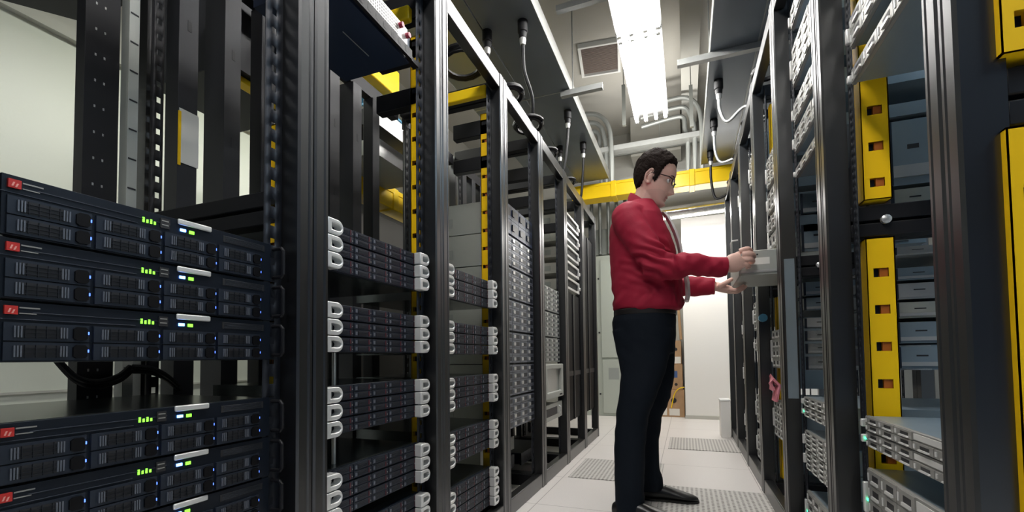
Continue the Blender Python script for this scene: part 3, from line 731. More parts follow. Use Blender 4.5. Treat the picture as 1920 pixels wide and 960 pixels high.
drop(.277, 4.34, [(.285, 4.34, 2.60), (.33, 4.32, 2.50), (.45, 4.26, 2.50), (.56, 4.2, 2.48)], True, 'silver drop lead bending into the right row, middle of three')
drop(.28, 5.0, [(.28, 5.0, 2.60), (.31, 5.0, 2.42), (.38, 4.96, 2.40), (.52, 4.86, 2.47)], False, 'black drop lead hanging in front of the yellow raceway on the right')
# cable coils lying on the rack tops
def coil(c, rad, n, label, tilt=.5):
    P = []
    rr = random.Random(int(c[1]*100))
    for i in range(n*16+1):
        a = 2*math.pi*i/16; q = rad*(1+.10*math.sin(a*.37+c[1]))
        P.append((c[0]+q*math.cos(a), c[1]+q*math.sin(a)*1.1, c[2]+.012+.007*(i/16)+tilt*q*(.5+.5*math.cos(a))*.6))
    tag(MB().tube(P, .0105, 6).build('cable_coil', 'cable'), label, 'cable coil', 'black cable coils on the rack tops')
coil((-1.02, 2.02, LH), .10, 3, 'black cable coil on top of the third left rack')
coil((-.90, 2.36, LH), .07, 3, 'black cable coil over the front bar of the fourth left rack')
coil((-.91, 2.72, LH), .085, 3, 'black cable coil beneath the largest drop lead on the left row')
coil((-.92, 3.16, LH), .07, 3, 'black cable coil on top of the fifth left rack')
coil((-.92, 3.75, LH), .07, 2, 'black cable coil on top of the sixth left rack')
coil((.50, 3.0, RH), .085, 3, 'black cable coil on top of the right rack near the top of the photo')
coil((.50, 3.6, RH), .08, 3, 'black cable coil on the right row below the nearest silver lead')
coil((.50, 4.2, RH), .08, 3, 'black cable coil on the right row below the middle silver lead')
coil((.50, 4.8, RH), .08, 2, 'black cable coil at the far end of the right row')
# yellow raceways
def yellow_box(x0, x1, y0, y1, z0, z1, label, along='x'):
    r = empty('yellow_raceway', ((x0+x1)/2, (y0+y1)/2, z0), 0, label, 'cable raceway', 'yellow cable raceways'); a, b, H = (x1-x0)/2, (y1-y0)/2, z1-z0
    MB().box(-a, a, -b, b, 0, H).build('trough', 'yellow_plastic', r, bevel=.006)
    if x1-x0 < .4 and y1-y0 < .4:
        if along == 'y':
            for q in (-.7, .7): MB().cyl((0, b*q, H*.5), (0, b*q, 4.2-z0), .004, 6).build('hanger_rod', 'galv', r)
        return
    if along == 'x':
        MB().box(-a, a, -b-.006, b+.006, H-.03, H+.004).build('lid', 'yellow_plastic', r, bevel=.004)
        for q in (-.45, .5): MB().box(a*q-.03, a*q+.03, -b-.012, b+.012, -.008, H+.010).build('coupling', 'yellow_plastic', r, bevel=.006)
    else:
        MB().box(-a-.006, a+.006, -b, b, H-.03, H+.004).build('lid', 'yellow_plastic', r, bevel=.004)
        for q in (-.5, .4): MB().box(-a-.01, a+.01, b*q-.03, b*q+.03, -.008, H+.010).build('coupling', 'yellow_plastic', r, bevel=.006)
yellow_box(-1.25, .56, 5.36, 5.56, 2.70, 2.87, 'bright yellow raceway crossing the aisle behind the man\'s head')
yellow_box(-1.25, -.92, 2.068, 2.10, 2.15, 2.205, 'short yellow raceway in the top of the third left rack')
yellow_box(-1.20, -.95, 1.425, 1.455, 2.10, 2.155, 'short yellow raceway in the top of the second left rack')
yellow_box(-2.06, -1.92, 1.95, 5.0, 1.88, 2.02, 'long yellow raceway behind the left row, half hidden by frames', 'y')
yellow_box(-1.70, -1.56, 1.95, 2.25, 2.36, 2.52, 'yellow raceway end high behind the second left rack', 'y')
yellow_box(-1.66, -1.605, 1.20, 1.50, 1.912, 1.934, 'small yellow raceway end under a dark tray above the cream wall', 'y')
# ceiling: grille, ducts, conduits, tray
r = empty('air_vent', (-.83, 5.05, 4.2), math.radians(7), 'square brown return air vent in a pale frame on the ceiling', 'air vent')
MB().ring([(-.225, -.27), (.225, -.27), (.225, .27), (-.225, .27)], [(-.195, -.245), (.195, -.245), (.195, .245), (-.195, .245)], 2, -.05, 0).build('frame', 'fixture_white', r)
v = MB().box(-.195, .195, -.245, .245, -.012, -.004)
for i in range(24): v.box(-.195, .195, -.24+i*.02, -.228+i*.02, -.03, -.012)
v.build('grille', 'vent_brown', r)
tag(MB().box(.02, .20, 1.2, 6.9, 3.93, 4.19).build('ceiling_duct', 'wall_grey'), 'long grey boxed duct along the ceiling right of the light', 'duct')
tag(MB().box(-.66, .0, 6.5, 6.9, 3.62, 4.19).build('ceiling_duct', 'wall_grey'), 'large flat grey duct face at the back under the ceiling', 'duct')
tag(MB().box(-1.6, 1.4, 5.62, 5.76, 3.36, 3.42).box(-1.6, 1.4, 6.1, 6.2, 3.0, 3.1).box(-1.6, 1.4, 6.35, 6.42, 3.22, 3.28).build('cable_ladder', 'galv'), 'grey cross rails of a cable tray at the back', 'cable tray')
def arc(p, n=8):
    Q = []
    P = [Vector(q) for q in p]
    for i in range(len(P)-1):
        p0, p1, p2, p3 = P[max(i-1, 0)], P[i], P[i+1], P[min(i+2, len(P)-1)]
        for s in range(n):
            t = s/n; Q.append(.5*((2*p1)+(p2-p0)*t+(2*p0-5*p1+4*p2-p3)*t*t+(3*p1-p0-3*p2+p3)*t**3))
    return Q+[P[-1]]
def conduit(i, pts, rad, label):
    tag(MB().tube(arc(pts), rad, 10).build('conduit', 'conduit'), label, 'conduit', 'grey conduits at the back')
for i in range(3):
    d = i*.075
    conduit(i, [(-1.5, 5.6+d, 3.88-d), (-1.1, 5.6+d, 3.87-d), (-.92-d*.4, 5.6+d, 3.80-d), (-.82-d, 5.6+d, 3.62-d), (-.80-d, 5.6+d, 3.3), (-.80-d, 5.6+d, 2.95)], .028, 'bent grey conduit left of the light, ' + ['outer', 'middle', 'inner'][i] + ' of three')
    conduit(i, [(-.45, 5.6+d, 3.80-d), (-.1, 5.6+d, 3.84-d), (.08-d*.3, 5.6+d, 3.82-d), (.20-d, 5.6+d, 3.68-d), (.23-d, 5.6+d, 3.4), (.22-d, 5.6+d, 2.9)], .026, 'bent grey conduit right of the light, ' + ['outer', 'middle', 'inner'][i] + ' of three')
conduit(0, [(-3.2, 5.9, 3.42), (-.5, 5.9, 3.44), (3.1, 5.9, 3.5)], .035, 'straight grey conduit crossing under the light end')
conduit(0, [(-3.2, 6.3, 3.6), (0, 6.3, 3.6), (3.1, 6.3, 3.62)], .03, 'straight grey conduit crossing high at the back')
for x, y, z, lb in ((-.56, 4.9, 3.3, 'left of the light'), (.11, 5.0, 3.2, 'right of the light')):
    r = empty('rod_hanger', (x, y, z), 0, 'thin grey rod with clamp hanging from the ceiling ' + lb, 'hanger rod')
    MB().cyl((0, 0, 0), (0, 0, 4.2-z), .005, 6).build('rod', 'galv', r); MB().box(-.018, .018, -.018, .018, -.02, .42).build('clamp', 'grey_chassis', r)

# ------------------------------------------------------------------ things at the back
r = empty('electrical_cabinet', (-1.02, 6.62, 0), 0, 'tall grey-green electrical cabinet at the back beside the left row', 'cabinet')
MB().box(-.42, .42, -.28, .28, 0, 2.22).build('body', 'cabinet_green', r, bevel=.004)
MB().box(-.07, .40, -.30, -.28, .80, 2.16).build('door', 'cabinet_green', r, bevel=.004)
MB().box(-.06, .40, -.30, -.28, .04, .77).build('door', 'cabinet_green', r, bevel=.004)
MB().box(.02, .16, -.302, -.30, .50, .66).build('plate', 'grey_paint', r)
for z in (1.9, 1.15, .3): MB().tube([(-.10, -.28, z), (-.10, -.295, z)], .012, 10).build('bolt', 'vent_dark', r)
r = empty('wall_box', (-.95, 6.80, 2.3), 0, 'pale grey box with vertical pipes above the electrical cabinet', 'box')
MB().box(-.35, .4, -.15, .18, 0, .38).build('housing', 'grey_paint', r, bevel=.004)
for i in range(5): MB().cyl((-.3+i*.12, -.19, .0), (-.3+i*.12, -.19, .85), .025, 10).build('pipe', 'conduit', r)
for (x0, x1, z0, z1, y0, lb, lab2) in ((-.42, -.035, .0, .36, 6.46, 'large brown cardboard box on the floor behind the man', 1), (-.40, -.05, .362, .70, 6.48, 'brown cardboard box with blue mark, middle of the stack', 2), (-.38, -.06, .702, 1.02, 6.50, 'brown cardboard box with a white panel, top of the stack', 3)):
    r = empty('cardboard_box', ((x0+x1)/2, y0+.22, z0), 0, lb, 'box', 'cardboard boxes stacked at the back'); a = (x1-x0)/2; H = z1-z0
    MB().box(-a, a, -.22, .22, 0, H).build('carton', 'card', r, bevel=.004)
    if lab2 == 1: MB().box(-.14, -.03, -.222, -.22, .02, .13).box(.0, .13, -.222, -.22, .02, .11).build('paper_label', 'card_white', r); MB().tube([(.06, -.22, .22), (.06, -.224, .22)], .035, 12).build('hand_hole', 'vent_dark', r)
    if lab2 == 2: MB().box(.05, .11, -.222, -.22, .16, .25).build('printed_mark', 'tape_blue', r); MB().tube([(.09, -.22, .07), (.09, -.224, .07)], .02, 12).build('hand_hole', 'vent_dark', r)
    if lab2 == 3: MB().box(.03, .15, -.222, -.22, .01, .10).build('paper_label', 'card_white', r); MB().tube([(.09, -.22, .2), (.09, -.224, .2)], .022, 12).build('hand_hole', 'vent_dark', r)
tag(MB().tube(arc([(-.20, 6.44, .12), (-.16, 6.44, .30), (-.10, 6.43, .38), (-.03, 6.42, .40)]), .007, 6).build('yellow_lead', 'yellow_plastic'), 'thin yellow lead drooping over the cardboard boxes', 'cable')
tag(MB().tube([(-.06, 6.50, 1.03), (-.10, 6.6, 1.75)], .018, 8).build('wooden_pole', 'card'), 'thin brown pole leaning above the cardboard boxes', 'pole')
r = empty('floor_pedestal', (.365, 5.08, 0), 0, 'small white upright box on the floor at the foot of the white wall', 'box')
MB().box(-.06, .03, -.10, .10, 0, .36).build('body', 'wall_white', r, bevel=.005)
MB().box(-.065, .035, -.105, .105, .36, .375).build('top_cap', 'fixture_white', r, bevel=.003)
# dark leads hanging in the gap of the nearest left rack
for pts, lb in (([(-1.44, .62, .86), (-1.40, .655, .785), (-1.40, .70, .765), (-1.42, .76, .775), (-1.44, .80, .80)], 'black lead drooping between the two near server stacks at the left'), ([(-1.43, .80, .80), (-1.42, .84, .795), (-1.42, .88, .775), (-1.44, .93, .74)], 'short black lead drooping right of the longer one at the left')):
    m = MB()
    for i in range(2): m.tube(arc([(x-.01*i, y+.008*i, z-.012*i) for x, y, z in pts]), .007, 8)
    tag(m.build('power_lead', 'cable'), lb, 'cable')
# ------------------------------------------------------------------ the man
def interp(tab, z):
    if z <= tab[0][0]: return tab[0][1:]
    for i in range(len(tab)-1):
        a, b = tab[i], tab[i+1]
        if z <= b[0]:
            p = tab[max(i-1, 0)]; q = tab[min(i+2, len(tab)-1)]; t = (z-a[0])/(b[0]-a[0]); out = []
            for k in range(1, len(a)):
                m0 = (b[k]-p[k])/(b[0]-p[0])*(b[0]-a[0]); m1 = (q[k]-a[k])/(q[0]-a[0])*(b[0]-a[0])
                out.append((2*t**3-3*t*t+1)*a[k]+(t**3-2*t*t+t)*m0+(-2*t**3+3*t*t)*b[k]+(t**3-t*t)*m1)
            return out
    return tab[-1][1:]
HEAD = [  # z, front x, back x, half width
 (-.134, .040, .012, .010), (-.128, .068, -.005, .028), (-.118, .082, -.018, .038), (-.104, .088, -.030, .047), (-.088, .084, -.040, .055), (-.070, .087, -.055, .062),
 (-.050, .089, -.072, .068), (-.025, .087, -.090, .073), (.0, .084, -.101, .076), (.022, .090, -.106, .079), (.050, .091, -.107, .081), (.078, .080, -.098, .076), (.100, .060, -.080, .063), (.118, .035, -.055, .044), (.128, .012, -.030, .022), (.131, -.008, -.012, .004)]
TILT, HS = math.radians(22), 1.06
HC = Vector((-.135, 2.55, 1.767))
HM = Matrix.Translation(HC) @ Matrix.Rotation(TILT, 4, 'Y') @ Matrix.Scale(HS, 4)
def g(x, s): return math.exp(-(x/s)**2)
def head_pt(z, a, off=0.0):
    xf, xb, w_ = interp(HEAD, z); xc = xb+(xf-xb)*.45
    c, s = math.cos(a), math.sin(a); e = .86
    cx = math.copysign(abs(c)**e, c); sy = math.copysign(abs(s)**e, s)
    x = xc+(xf-xc if c > 0 else xc-xb)*cx; y = w_*sy
    if c > 0:
        nz = 0
        if -.062 < z < .012: t = (.012-z)/.058; nz = (.004+.026*min(1, t)**1.2)*(1 if z > -.050 else max(0, (z+.062)/.012))
        x += nz*g(y, .0095+.006*max(0, min(1, (.0-z)/.05)))
        x -= .011*g(abs(y)-.034, .017)*g(z+.002, .013)                         # eye sockets
        x += .0045*g(abs(y)-.030, .024)*g(z-.022, .009)                        # brow
        x += .0085*g(y, .022)*(g(z+.074, .0055)+.9*g(z+.087, .0055))            # lips
        x -= .008*g(y, .022)*g(z+.0805, .003)
        x -= .007*g(y, .024)*g(z+.0975, .005)
        x += .009*g(y, .022)*g(z+.113, .010)                                   # chin
        x += .003*g(abs(y)-.045, .02)*g(z+.03, .02)                            # cheek
    if off:
        n = Vector((x-xc, y, (z-.0)*.9)); n.normalize(); return Vector((x, y, z))+n*off
    return Vector((x, y, z))
def ellipse_ring(xb, xf, yc, w_, z, n=40, e=.88):
    xc, a = (xb+xf)/2, (xf-xb)/2; R = []
    for j in range(n):
        t = 2*math.pi*j/n; c, s = math.cos(t), math.sin(t)
        R.append((xc+a*math.copysign(abs(c)**e, c), yc+w_*math.copysign(abs(s)**e, s), z))
    return R
def remeshed(mb, name, m, parent, voxel, smooth=3, disp=None, keep_mats=None):
    o = mb.build(name, m, None); o.data.shade_smooth()
    md = o.modifiers.new('r', 'REMESH'); md.mode = 'VOXEL'; md.voxel_size = voxel; md.use_smooth_shade = True
    sm = o.modifiers.new('s', 'SMOOTH'); sm.factor = .5; sm.iterations = smooth
    dg = bpy.context.evaluated_depsgraph_get(); dg.update()
    me = bpy.data.meshes.new_from_object(o.evaluated_get(dg)); me.name = name
    o.modifiers.clear(); old = o.data; o.data = me; bpy.data.meshes.remove(old)
    if disp:
        co = [v.co.copy() for v in me.vertices]; nr = [v.normal.copy() for v in me.vertices]
        for v, c, n in zip(me.vertices, co, nr): v.co = c+n*disp(c)
    for p in me.polygons: p.use_smooth = True
    me.materials.clear()
    for q in (m if isinstance(m, list) else [m]): me.materials.append(MAT[q])
    if parent: o.parent = parent; o.location = -Vector(parent.location)
    return o
def sweep(pts, radii, n=8):
    return arc(pts, n), arc([(r, r, r) if not isinstance(r, tuple) else (r[0], r[1], 0) for r in radii], n)
def limb(mb, pts, radii, n=20, sub=6, m=0):
    P = arc(pts, sub); Rr = arc([(r, r, 0) if not isinstance(r, tuple) else (r[0], r[1], 0) for r in radii], sub)
    mb.tube(P, [(q[0], q[1]) for q in Rr], n, m)
SH_R, EL_R, WR_R = (-.265, 2.375, 1.515), (-.115, 2.325, 1.252), (.185, 2.40, 1.240)
SH_L, EL_L, WR_L = (-.235, 2.735, 1.515), (-.060, 2.800, 1.215), (.165, 2.775, 1.200)
def hand(mb, W_, K, fingers, thumb, pr):
    limb(mb, [W_, W_.lerp(K, .5), K], [(.026, .029), pr, (pr[0]*.85, pr[1])], 18)
    for f, r in fingers: limb(mb, f, [r*1.1, r*1.05, r, r*.82][:len(f)], 12)
    limb(mb, thumb, [.017, .0135, .012, .0095][:len(thumb)], 12)
def man():
    root = empty('person', (-.2, 2.55, 0), 0, 'man in dark red shirt and glasses reaching to the grey pulled-out server', 'person')
    b = MB()
    nz, na = 60, 72
    zs = [-.134+(.131+.134)*(.5-.5*math.cos(math.pi*i/nz)) for i in range(nz+1)]
    b.loft([[HM @ head_pt(z, 2*math.pi*j/na) for j in range(na)] for z in zs])
    for s in (-1, 1):                                                             # ears
        er = []
        for k in range(15):
            t = -2.2+k*4.4/14; er.append(HM @ Vector((-.018-.019*math.cos(t)*(1 if k < 9 else .8), s*(.079+.006*math.sin(t*.5+.4)), -.012+.033*math.sin(t))))
        b.tube(er, .0058, 8)
        b.tube([HM @ Vector((-.012, s*.074, .012)), HM @ Vector((-.014, s*.078, -.012)), HM @ Vector((-.010, s*.074, -.042))], [.010, .014, .009], 10, flat=.8)
    limb(b, [(-.215, 2.55, 1.52), (-.205, 2.55, 1.60), (-.185, 2.55, 1.68), (-.160, 2.55, 1.76)], [(.075, .085), (.062, .064), (.060, .060), (.058, .062)], 28)
    T = [(1.02, -.355, -.05, .165), (1.15, -.355, -.04, .17), (1.30, -.355, -.05, .175), (1.44, -.36, -.075, .185), (1.53, -.34, -.11, .18), (1.58, -.30, -.13, .12), (1.61, -.27, -.145, .07)]
    b.loft([ellipse_ring(x0, x1, 2.55, w_, z) for z, x0, x1, w_ in T])
    b.loft([ellipse_ring(x0, x1, 2.55, w_, z) for z, x0, x1, w_ in [(.84, -.34, -.07, .155), (.95, -.355, -.065, .17), (1.05, -.355, -.05, .165)]])
    for sh, el, wr in ((SH_R, EL_R, WR_R), (SH_L, EL_L, WR_L)):
        limb(b, [sh, Vector(sh).lerp(Vector(el), .5), el], [.052, .046, .040], 18); limb(b, [el, Vector(el).lerp(Vector(wr), .45), wr], [.040, .037, (.025, .029)], 18)
    for hip, kn, an in (((-.21, 2.46, .90), (-.27, 2.43, .50), (-.29, 2.41, .08)), ((-.20, 2.64, .90), (-.21, 2.67, .50), (-.22, 2.70, .09))):
        limb(b, [hip, Vector(hip).lerp(Vector(kn), .5), kn], [.085, .075, .056], 20); limb(b, [kn, Vector(kn).lerp(Vector(an), .4), an], [.055, .055, .035], 18)
    # near (right) hand: back to the camera, fingers closed on the front corner of the unit
    V = Vector
    hand(b, V((.182, 2.402, 1.236)), V((.258, 2.416, 1.272)), [
        ([(.250, 2.416, 1.312), (.284, 2.412, 1.320), (.302, 2.440, 1.312), (.296, 2.470, 1.304)], .0112),
        ([(.262, 2.408, 1.292), (.297, 2.406, 1.294), (.314, 2.438, 1.286), (.304, 2.472, 1.282)], .0118),
        ([(.262, 2.406, 1.269), (.294, 2.406, 1.267), (.309, 2.438, 1.262), (.300, 2.470, 1.260)], .0114),
        ([(.252, 2.408, 1.246), (.280, 2.409, 1.242), (.293, 2.438, 1.239), (.286, 2.468, 1.239)], .0102)],
        [(.200, 2.425, 1.262), (.222, 2.452, 1.290), (.244, 2.468, 1.308), (.260, 2.478, 1.318)], (.046, .025))
    # far (left) hand under the front of the unit
    hand(b, V((.165, 2.775, 1.200)), V((.238, 2.790, 1.176)), [
        ([(.232, 2.756, 1.176), (.262, 2.752, 1.170), (.288, 2.752, 1.181), (.305, 2.752, 1.194)], .0105),
        ([(.240, 2.778, 1.172), (.272, 2.777, 1.166), (.300, 2.777, 1.179), (.318, 2.777, 1.194)], .0108),
        ([(.238, 2.800, 1.170), (.270, 2.801, 1.165), (.296, 2.802, 1.178), (.313, 2.803, 1.194)], .0104),
        ([(.228, 2.820, 1.172), (.254, 2.823, 1.168), (.276, 2.825, 1.180), (.290, 2.826, 1.194)], .0092)],
        [(.182, 2.752, 1.196), (.205, 2.735, 1.206), (.228, 2.735, 1.220), (.246, 2.742, 1.232)], (.024, .040))
    body = remeshed(b, 'body', ['skin', 'stubble', 'lips'], root, .0031, 2)
    inv = HM.inverted(); off = Vector(root.location)*0
    for p in body.data.polygons:
        c = p.center
        if c.z > 1.60:
            q = inv @ c
            if q.x > .055 and abs(q.y) < .024 and -.090 < q.z < -.069: p.material_index = 2
            elif q.z < -.056-.35*max(0, .045-q.x) and q.x > -.012 and q.z > -.145 and not (q.z > -.066 and q.x > .078): p.material_index = 1
    # hair
    HL = [(-.12, -.082), (-.062, -.080), (-.046, -.052), (-.036, -.010), (-.022, .022), (-.006, .016), (.004, -.024), (.016, -.026), (.026, .018), (.040, .060), (.060, .078), (.078, .084), (.12, .094)]
    hb = MB(); n1, n2 = 70, 110; vid = {}
    def hv(i, j):
        j %= n2
        if (i, j) in vid: return vid[i, j]
        z = -.10+(.131+.10)*(i/n1)**.85; a = 2*math.pi*j/n2; p = head_pt(z, a); d = p.z-interp(HL, p.x)[0]
        k = max(0, min(1, (d+.002)/.022)); nn = noise.noise(p*42)+.6*noise.noise(p*95)
        top = max(0, min(1, (z-.03)/.07))
        o_ = .003+k*(.010+.006*top+.0045*nn*(.5+top))
        if p.x > .05: o_ -= .001*k
        hb.v.append(tuple(HM @ head_pt(z, a, o_))); vid[i, j] = len(hb.v)-1; return vid[i, j]
    for i in range(n1):
        for j in range(n2):
            z = -.10+(.131+.10)*((i+.5)/n1)**.85; p = head_pt(z, 2*math.pi*(j+.5)/n2)
            if p.z-interp(HL, p.x)[0]+.004*noise.noise(p*120) > 0: hb.face([hv(i, j), hv(i, j+1), hv(i+1, j+1), hv(i+1, j)])
    hr = hb.build('hair', 'hair', root, -Vector(root.location), angle=80); so = hr.modifiers.new('thick', 'SOLIDIFY'); so.thickness = .012; so.offset = -1
    for s in (-1, 1):
        pts = [HM @ (head_pt(.021+.004*math.sin(t*3), s*(.22+.42*t))+Vector((.0015, 0, 0))) for t in [k/6 for k in range(7)]]
        MB().tube(pts, [.0015, .003, .0033, .003, .0026, .002, .001], 6, flat=.8).build('eyebrow', 'hair', root, -Vector(root.location))
        c = HM @ Vector((.067, s*.033, -.001)); e = MB(); n = 12; R = []
        for i in range(n+1):
            t = math.pi*i/n; R.append([c+Vector((.0125*math.cos(t), .0125*math.sin(t)*math.cos(q*2*math.pi/16)+1e-5, .0125*math.sin(t)*math.sin(q*2*math.pi/16))) for q in range(16)])
        e.loft(R[:4], 1); e.loft(R[3:], 0); e.build('eye', ['eye_white', 'eye_dark'], root, -Vector(root.location))
    # glasses
    gl = MB()
    def lens_out(s, k=1.0):
        return [(.0985-.012*abs(math.cos(t)*.5*(1 if s*math.cos(t) > 0 else 0)), s*.034+.0235*k*math.cos(t), -.004+.0165*k*math.copysign(abs(math.sin(t))**.8, math.sin(t))) for t in [2*math.pi*i/20 for i in range(21)]]
    for s in (-1, 1):
        gl.tube([HM @ Vector(p) for p in lens_out(s)], .0023, 6)
        gl.tube([HM @ Vector(p) for p in ((.090, s*.058, .004), (.074, s*.078, .006), (.03, s*.083, .006), (-.012, s*.083, .006), (-.026, s*.083, -.012))], .0026, 6)
    gl.tube([HM @ Vector(p) for p in ((.099, -.011, .0), (.106, 0, .003), (.099, .011, .0))], .002, 6)
    go = gl.build('glasses', 'frame_black', root, -Vector(root.location))
    for s in (-1, 1):
        lo = lens_out(s, .95)[:-1]; MB().loft([[HM @ Vector(p) for p in lo], [HM @ (Vector(p)-Vector((.0012, 0, 0))) for p in lo]]).build('lens', 'lens_glass', go)
    # shirt
    sb = MB()
    ST = [(1.050, -.340, -.030, .176), (1.064, -.362, -.010, .194), (1.09, -.370, -.003, .198), (1.13, -.371, -.004, .197), (1.19, -.374, -.008, .197), (1.30, -.376, -.026, .198), (1.40, -.382, -.044, .203), (1.46, -.381, -.062, .208), (1.51, -.372, -.083, .206), (1.555, -.352, -.100, .190), (1.59, -.330, -.112, .155), (1.625, -.300, -.128, .110), (1.650, -.275, -.140, .082)]
    sb.loft([ellipse_ring(x0, x1, 2.55, w_, z, 48, .84) for z, x0, x1, w_ in ST])
    limb(sb, [(-.235, 2.43, 1.535), SH_R, (-.195, 2.345, 1.385), EL_R], [.080, .080, .074, .068], 28)
    limb(sb, [(-.145, 2.328, 1.285), EL_R, (.03, 2.355, 1.252), (.135, 2.388, 1.243), WR_R], [.060, .068, .060, .050, .043], 28)
    limb(sb, [(-.225, 2.66, 1.535), SH_L, (-.15, 2.775, 1.36), EL_L], [.078, .080, .072, .066], 28)
    limb(sb, [(-.10, 2.79, 1.255), EL_L, (.05, 2.79, 1.208), (.12, 2.78, 1.203), (.155, 2.776, 1.201)], [.060, .064, .054, .048, .043], 28)
    def folds(c):
        d = 0
        lo = max(0, min(1, (1.36-c.z)/.22))
        n1 = noise.noise(Vector((c.x*5+3, c.y*4, c.z*11-c.x*8))); n2 = noise.noise(Vector((c.x*9, c.y*9, c.z*24-c.x*16+7)))
        d += .010*n1*(.4+lo)+.0055*n2*(.5+lo)
        e = math.exp(-((c.x+.13)**2+(c.z-1.27)**2)/.012)*(1 if c.y < 2.42 else 0)
        d += .010*e*math.sin((c.x*.5+c.z)*130+4*n1)
        if c.x > -.05 and c.y < 2.44: d += .005*math.sin(c.x*95+3*n1+c.z*40)*max(0, 1-(c.x+.05)/.26)
        d += .004*math.exp(-((c.z-1.12)/.04)**2)*math.sin(c.y*60+c.x*50+3*n1)
        return d
    sh = remeshed(sb, 'shirt', 'shirt', root, .0058, 4, folds)
    # collar, cuffs, tie
    rings = []
    for zo, ro in ((-.045, .024), (-.010, .017), (.014, .006), (.012, .000), (-.03, -.002)):
        R = []
        for j in range(40):
            a = 2*math.pi*j/40; c_, s_ = math.cos(a), math.sin(a)
            x = -.200+(.062+ro)*c_; y = 2.55+(.068+ro)*s_; z = 1.636-.060*c_+zo-(.022*max(0, c_)**3 if zo < -.03 and ro > .01 else 0)
            R.append((x, y, z))
        rings.append(R)
    MB().loft(rings, cap=False).build('collar', 'shirt', sh, angle=60)
    for wr, d in ((WR_R, Vector((.30, .07, -.012))), (WR_L, Vector((.225, -.022, -.014)))):
        w0 = Vector(wr); d = d.normalized(); b0 = w0-d*.052 if wr == WR_R else w0-d*.062; e0 = b0+d*.056
        MB().tube([b0, e0, e0+d*.001, e0-d*.03], [.0465, .0455, .041, .039], 24).build('cuff', 'shirt', sh, bevel=0, angle=60)
    TF = [(1.095, -.004), (1.13, .004), (1.19, .002), (1.30, -.017), (1.40, -.034), (1.46, -.051), (1.51, -.071), (1.545, -.088), (1.575, -.108)]
    tb = []
    for z, x in reversed(TF):
        hw = .020 if z > 1.55 else .032+.018*(1.55-z)/.45; th = .014 if z > 1.55 else .012
        o_ = .012; tb.append([(x+o_, 2.522-hw, z), (x+o_+th, 2.522-hw*.6, z), (x+o_+th, 2.522+hw*.6, z), (x+o_, 2.522+hw, z), (x+o_-.012, 2.522, z)])
    MB().loft(tb).build('tie', 'tie', root, -Vector(root.location), angle=60)['label'] = 'pale silver necktie'
    MB().loft([ellipse_ring(-.150, -.108, 2.54, .022, 1.566), ellipse_ring(-.152, -.098, 2.54, .024, 1.580), ellipse_ring(-.156, -.112, 2.54, .019, 1.600)]).build('tie_knot', 'tie', root, -Vector(root.location))
    # trousers
    tr = MB()
    tr.loft([ellipse_ring(x0, x1, 2.55, w_, z, 40, .86) for z, x0, x1, w_ in [(.83, -.345, -.058, .178), (.90, -.366, -.050, .190), (1.0, -.377, -.046, .194), (1.045, -.362, -.048, .182), (1.07, -.335, -.07, .165)]])
    tr.loft([ellipse_ring(x0, x1, yc, w_, z, 28, .92) for z, x0, x1, yc, w_ in [(.014, -.357, -.222, 2.400, .066), (.06, -.358, -.215, 2.402, .068), (.19, -.362, -.211, 2.408, .072), (.35, -.358, -.203, 2.415, .078), (.49, -.347, -.190, 2.424, .082), (.60, -.334, -.150, 2.436, .090), (.72, -.322, -.105, 2.452, .098), (.84, -.345, -.075, 2.462, .100), (.95, -.366, -.060, 2.465, .100)]])
    tr.loft([ellipse_ring(x0, x1, yc, w_, z, 28, .92) for z, x0, x1, yc, w_ in [(.06, -.292, -.150, 2.712, .066), (.10, -.292, -.138, 2.708, .069), (.125, -.292, -.140, 2.706, .069), (.17, -.292, -.152, 2.702, .070), (.24, -.290, -.154, 2.696, .071), (.35, -.288, -.152, 2.688, .075), (.47, -.282, -.136, 2.676, .080), (.585, -.276, -.084, 2.66, .090), (.70, -.272, -.063, 2.645, .097), (.84, -.330, -.056, 2.638, .100), (.95, -.360, -.050, 2.635, .100)]])
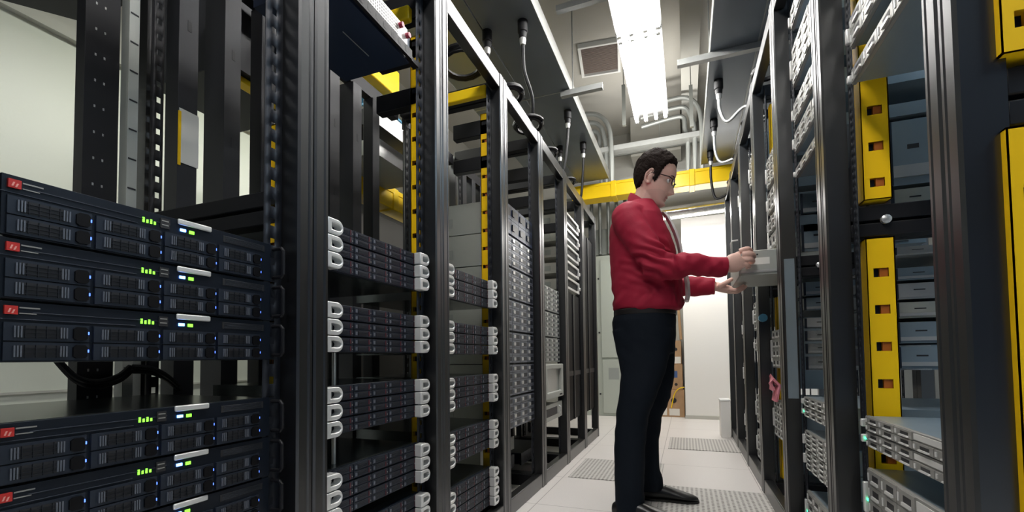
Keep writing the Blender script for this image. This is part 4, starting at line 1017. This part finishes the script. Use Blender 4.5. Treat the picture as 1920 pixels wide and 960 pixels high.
    def tfold(c):
        n1 = noise.noise(Vector((c.x*6, c.y*6, c.z*5))); n2 = noise.noise(Vector((c.x*10, c.y*8, c.z*20+c.x*12)))
        k = math.exp(-((c.z-.52)/.12)**2)+1.2*math.exp(-((c.z-.08)/.07)**2)+.8*math.exp(-((c.z-.86)/.07)**2)
        return .004*n1+.0045*n2*(.4+k)
    to = remeshed(tr, 'trousers', 'trousers', root, .0065, 4, tfold)
    bl = MB(); bl.loft([ellipse_ring(-.366, -.040, 2.55, .187, z, 40, .86) for z in (1.030, 1.060)]); bl.build('belt', 'belt', root, -Vector(root.location), bevel=.003)
    # shoes
    for (x0, yc, rot) in ((-.375, 2.398, -.10), (-.262, 2.722, .03)):
        sp = empty('shoe', (0, 0, 0)); sp.parent = root; sp.location = Vector((x0, yc, 0))-Vector(root.location); sp.rotation_euler = (0, 0, rot)
        SEC = [(0, .022, .058, 0), (.012, .034, .070, 0), (.05, .040, .085, 0), (.10, .042, .094, 0), (.15, .044, .082, .004), (.20, .050, .064, .005), (.245, .050, .052, .004), (.28, .040, .043, .002), (.300, .024, .034, 0), (.308, .008, .026, 0)]
        rg = []
        for x, hw, h, o_ in SEC:
            R = []
            for j in range(20):
                a = 2*math.pi*j/20; c_, s_ = math.cos(a), math.sin(a)
                zz = .013+(h-.013)*(.5+.5*math.copysign(abs(s_)**.7, s_)); R.append((x, o_+hw*math.copysign(abs(c_)**.75, c_)*(1 if s_ < 0 else 1-.25*s_), zz))
            rg.append(R)
        up = MB().loft(rg).build('upper', 'shoe', sp, angle=70); sd = up.modifiers.new('sub', 'SUBSURF'); sd.levels = 1; sd.render_levels = 2
        ol = [(x-.002 if x < .01 else x+.003, o_+hw*1.06) for x, hw, h, o_ in SEC]+[(x-.002 if x < .01 else x+.003, o_-hw*1.06) for x, hw, h, o_ in reversed(SEC)]
        MB().prism(ol, 2, 0.0055, .015).prism([(q[0], q[1]) for q in ol if q[0] < .08], 2, .0045, .012).build('sole', 'sole', sp)
        lc = MB()
        for i in range(4): lc.tube([(.115+.022*i, -.022, .086-.0085*i), (.115+.022*i, .0, .0945-.0095*i), (.115+.022*i, .026, .086-.0085*i)], .0022, 6)
        lc.build('laces', 'cable', sp)
man()
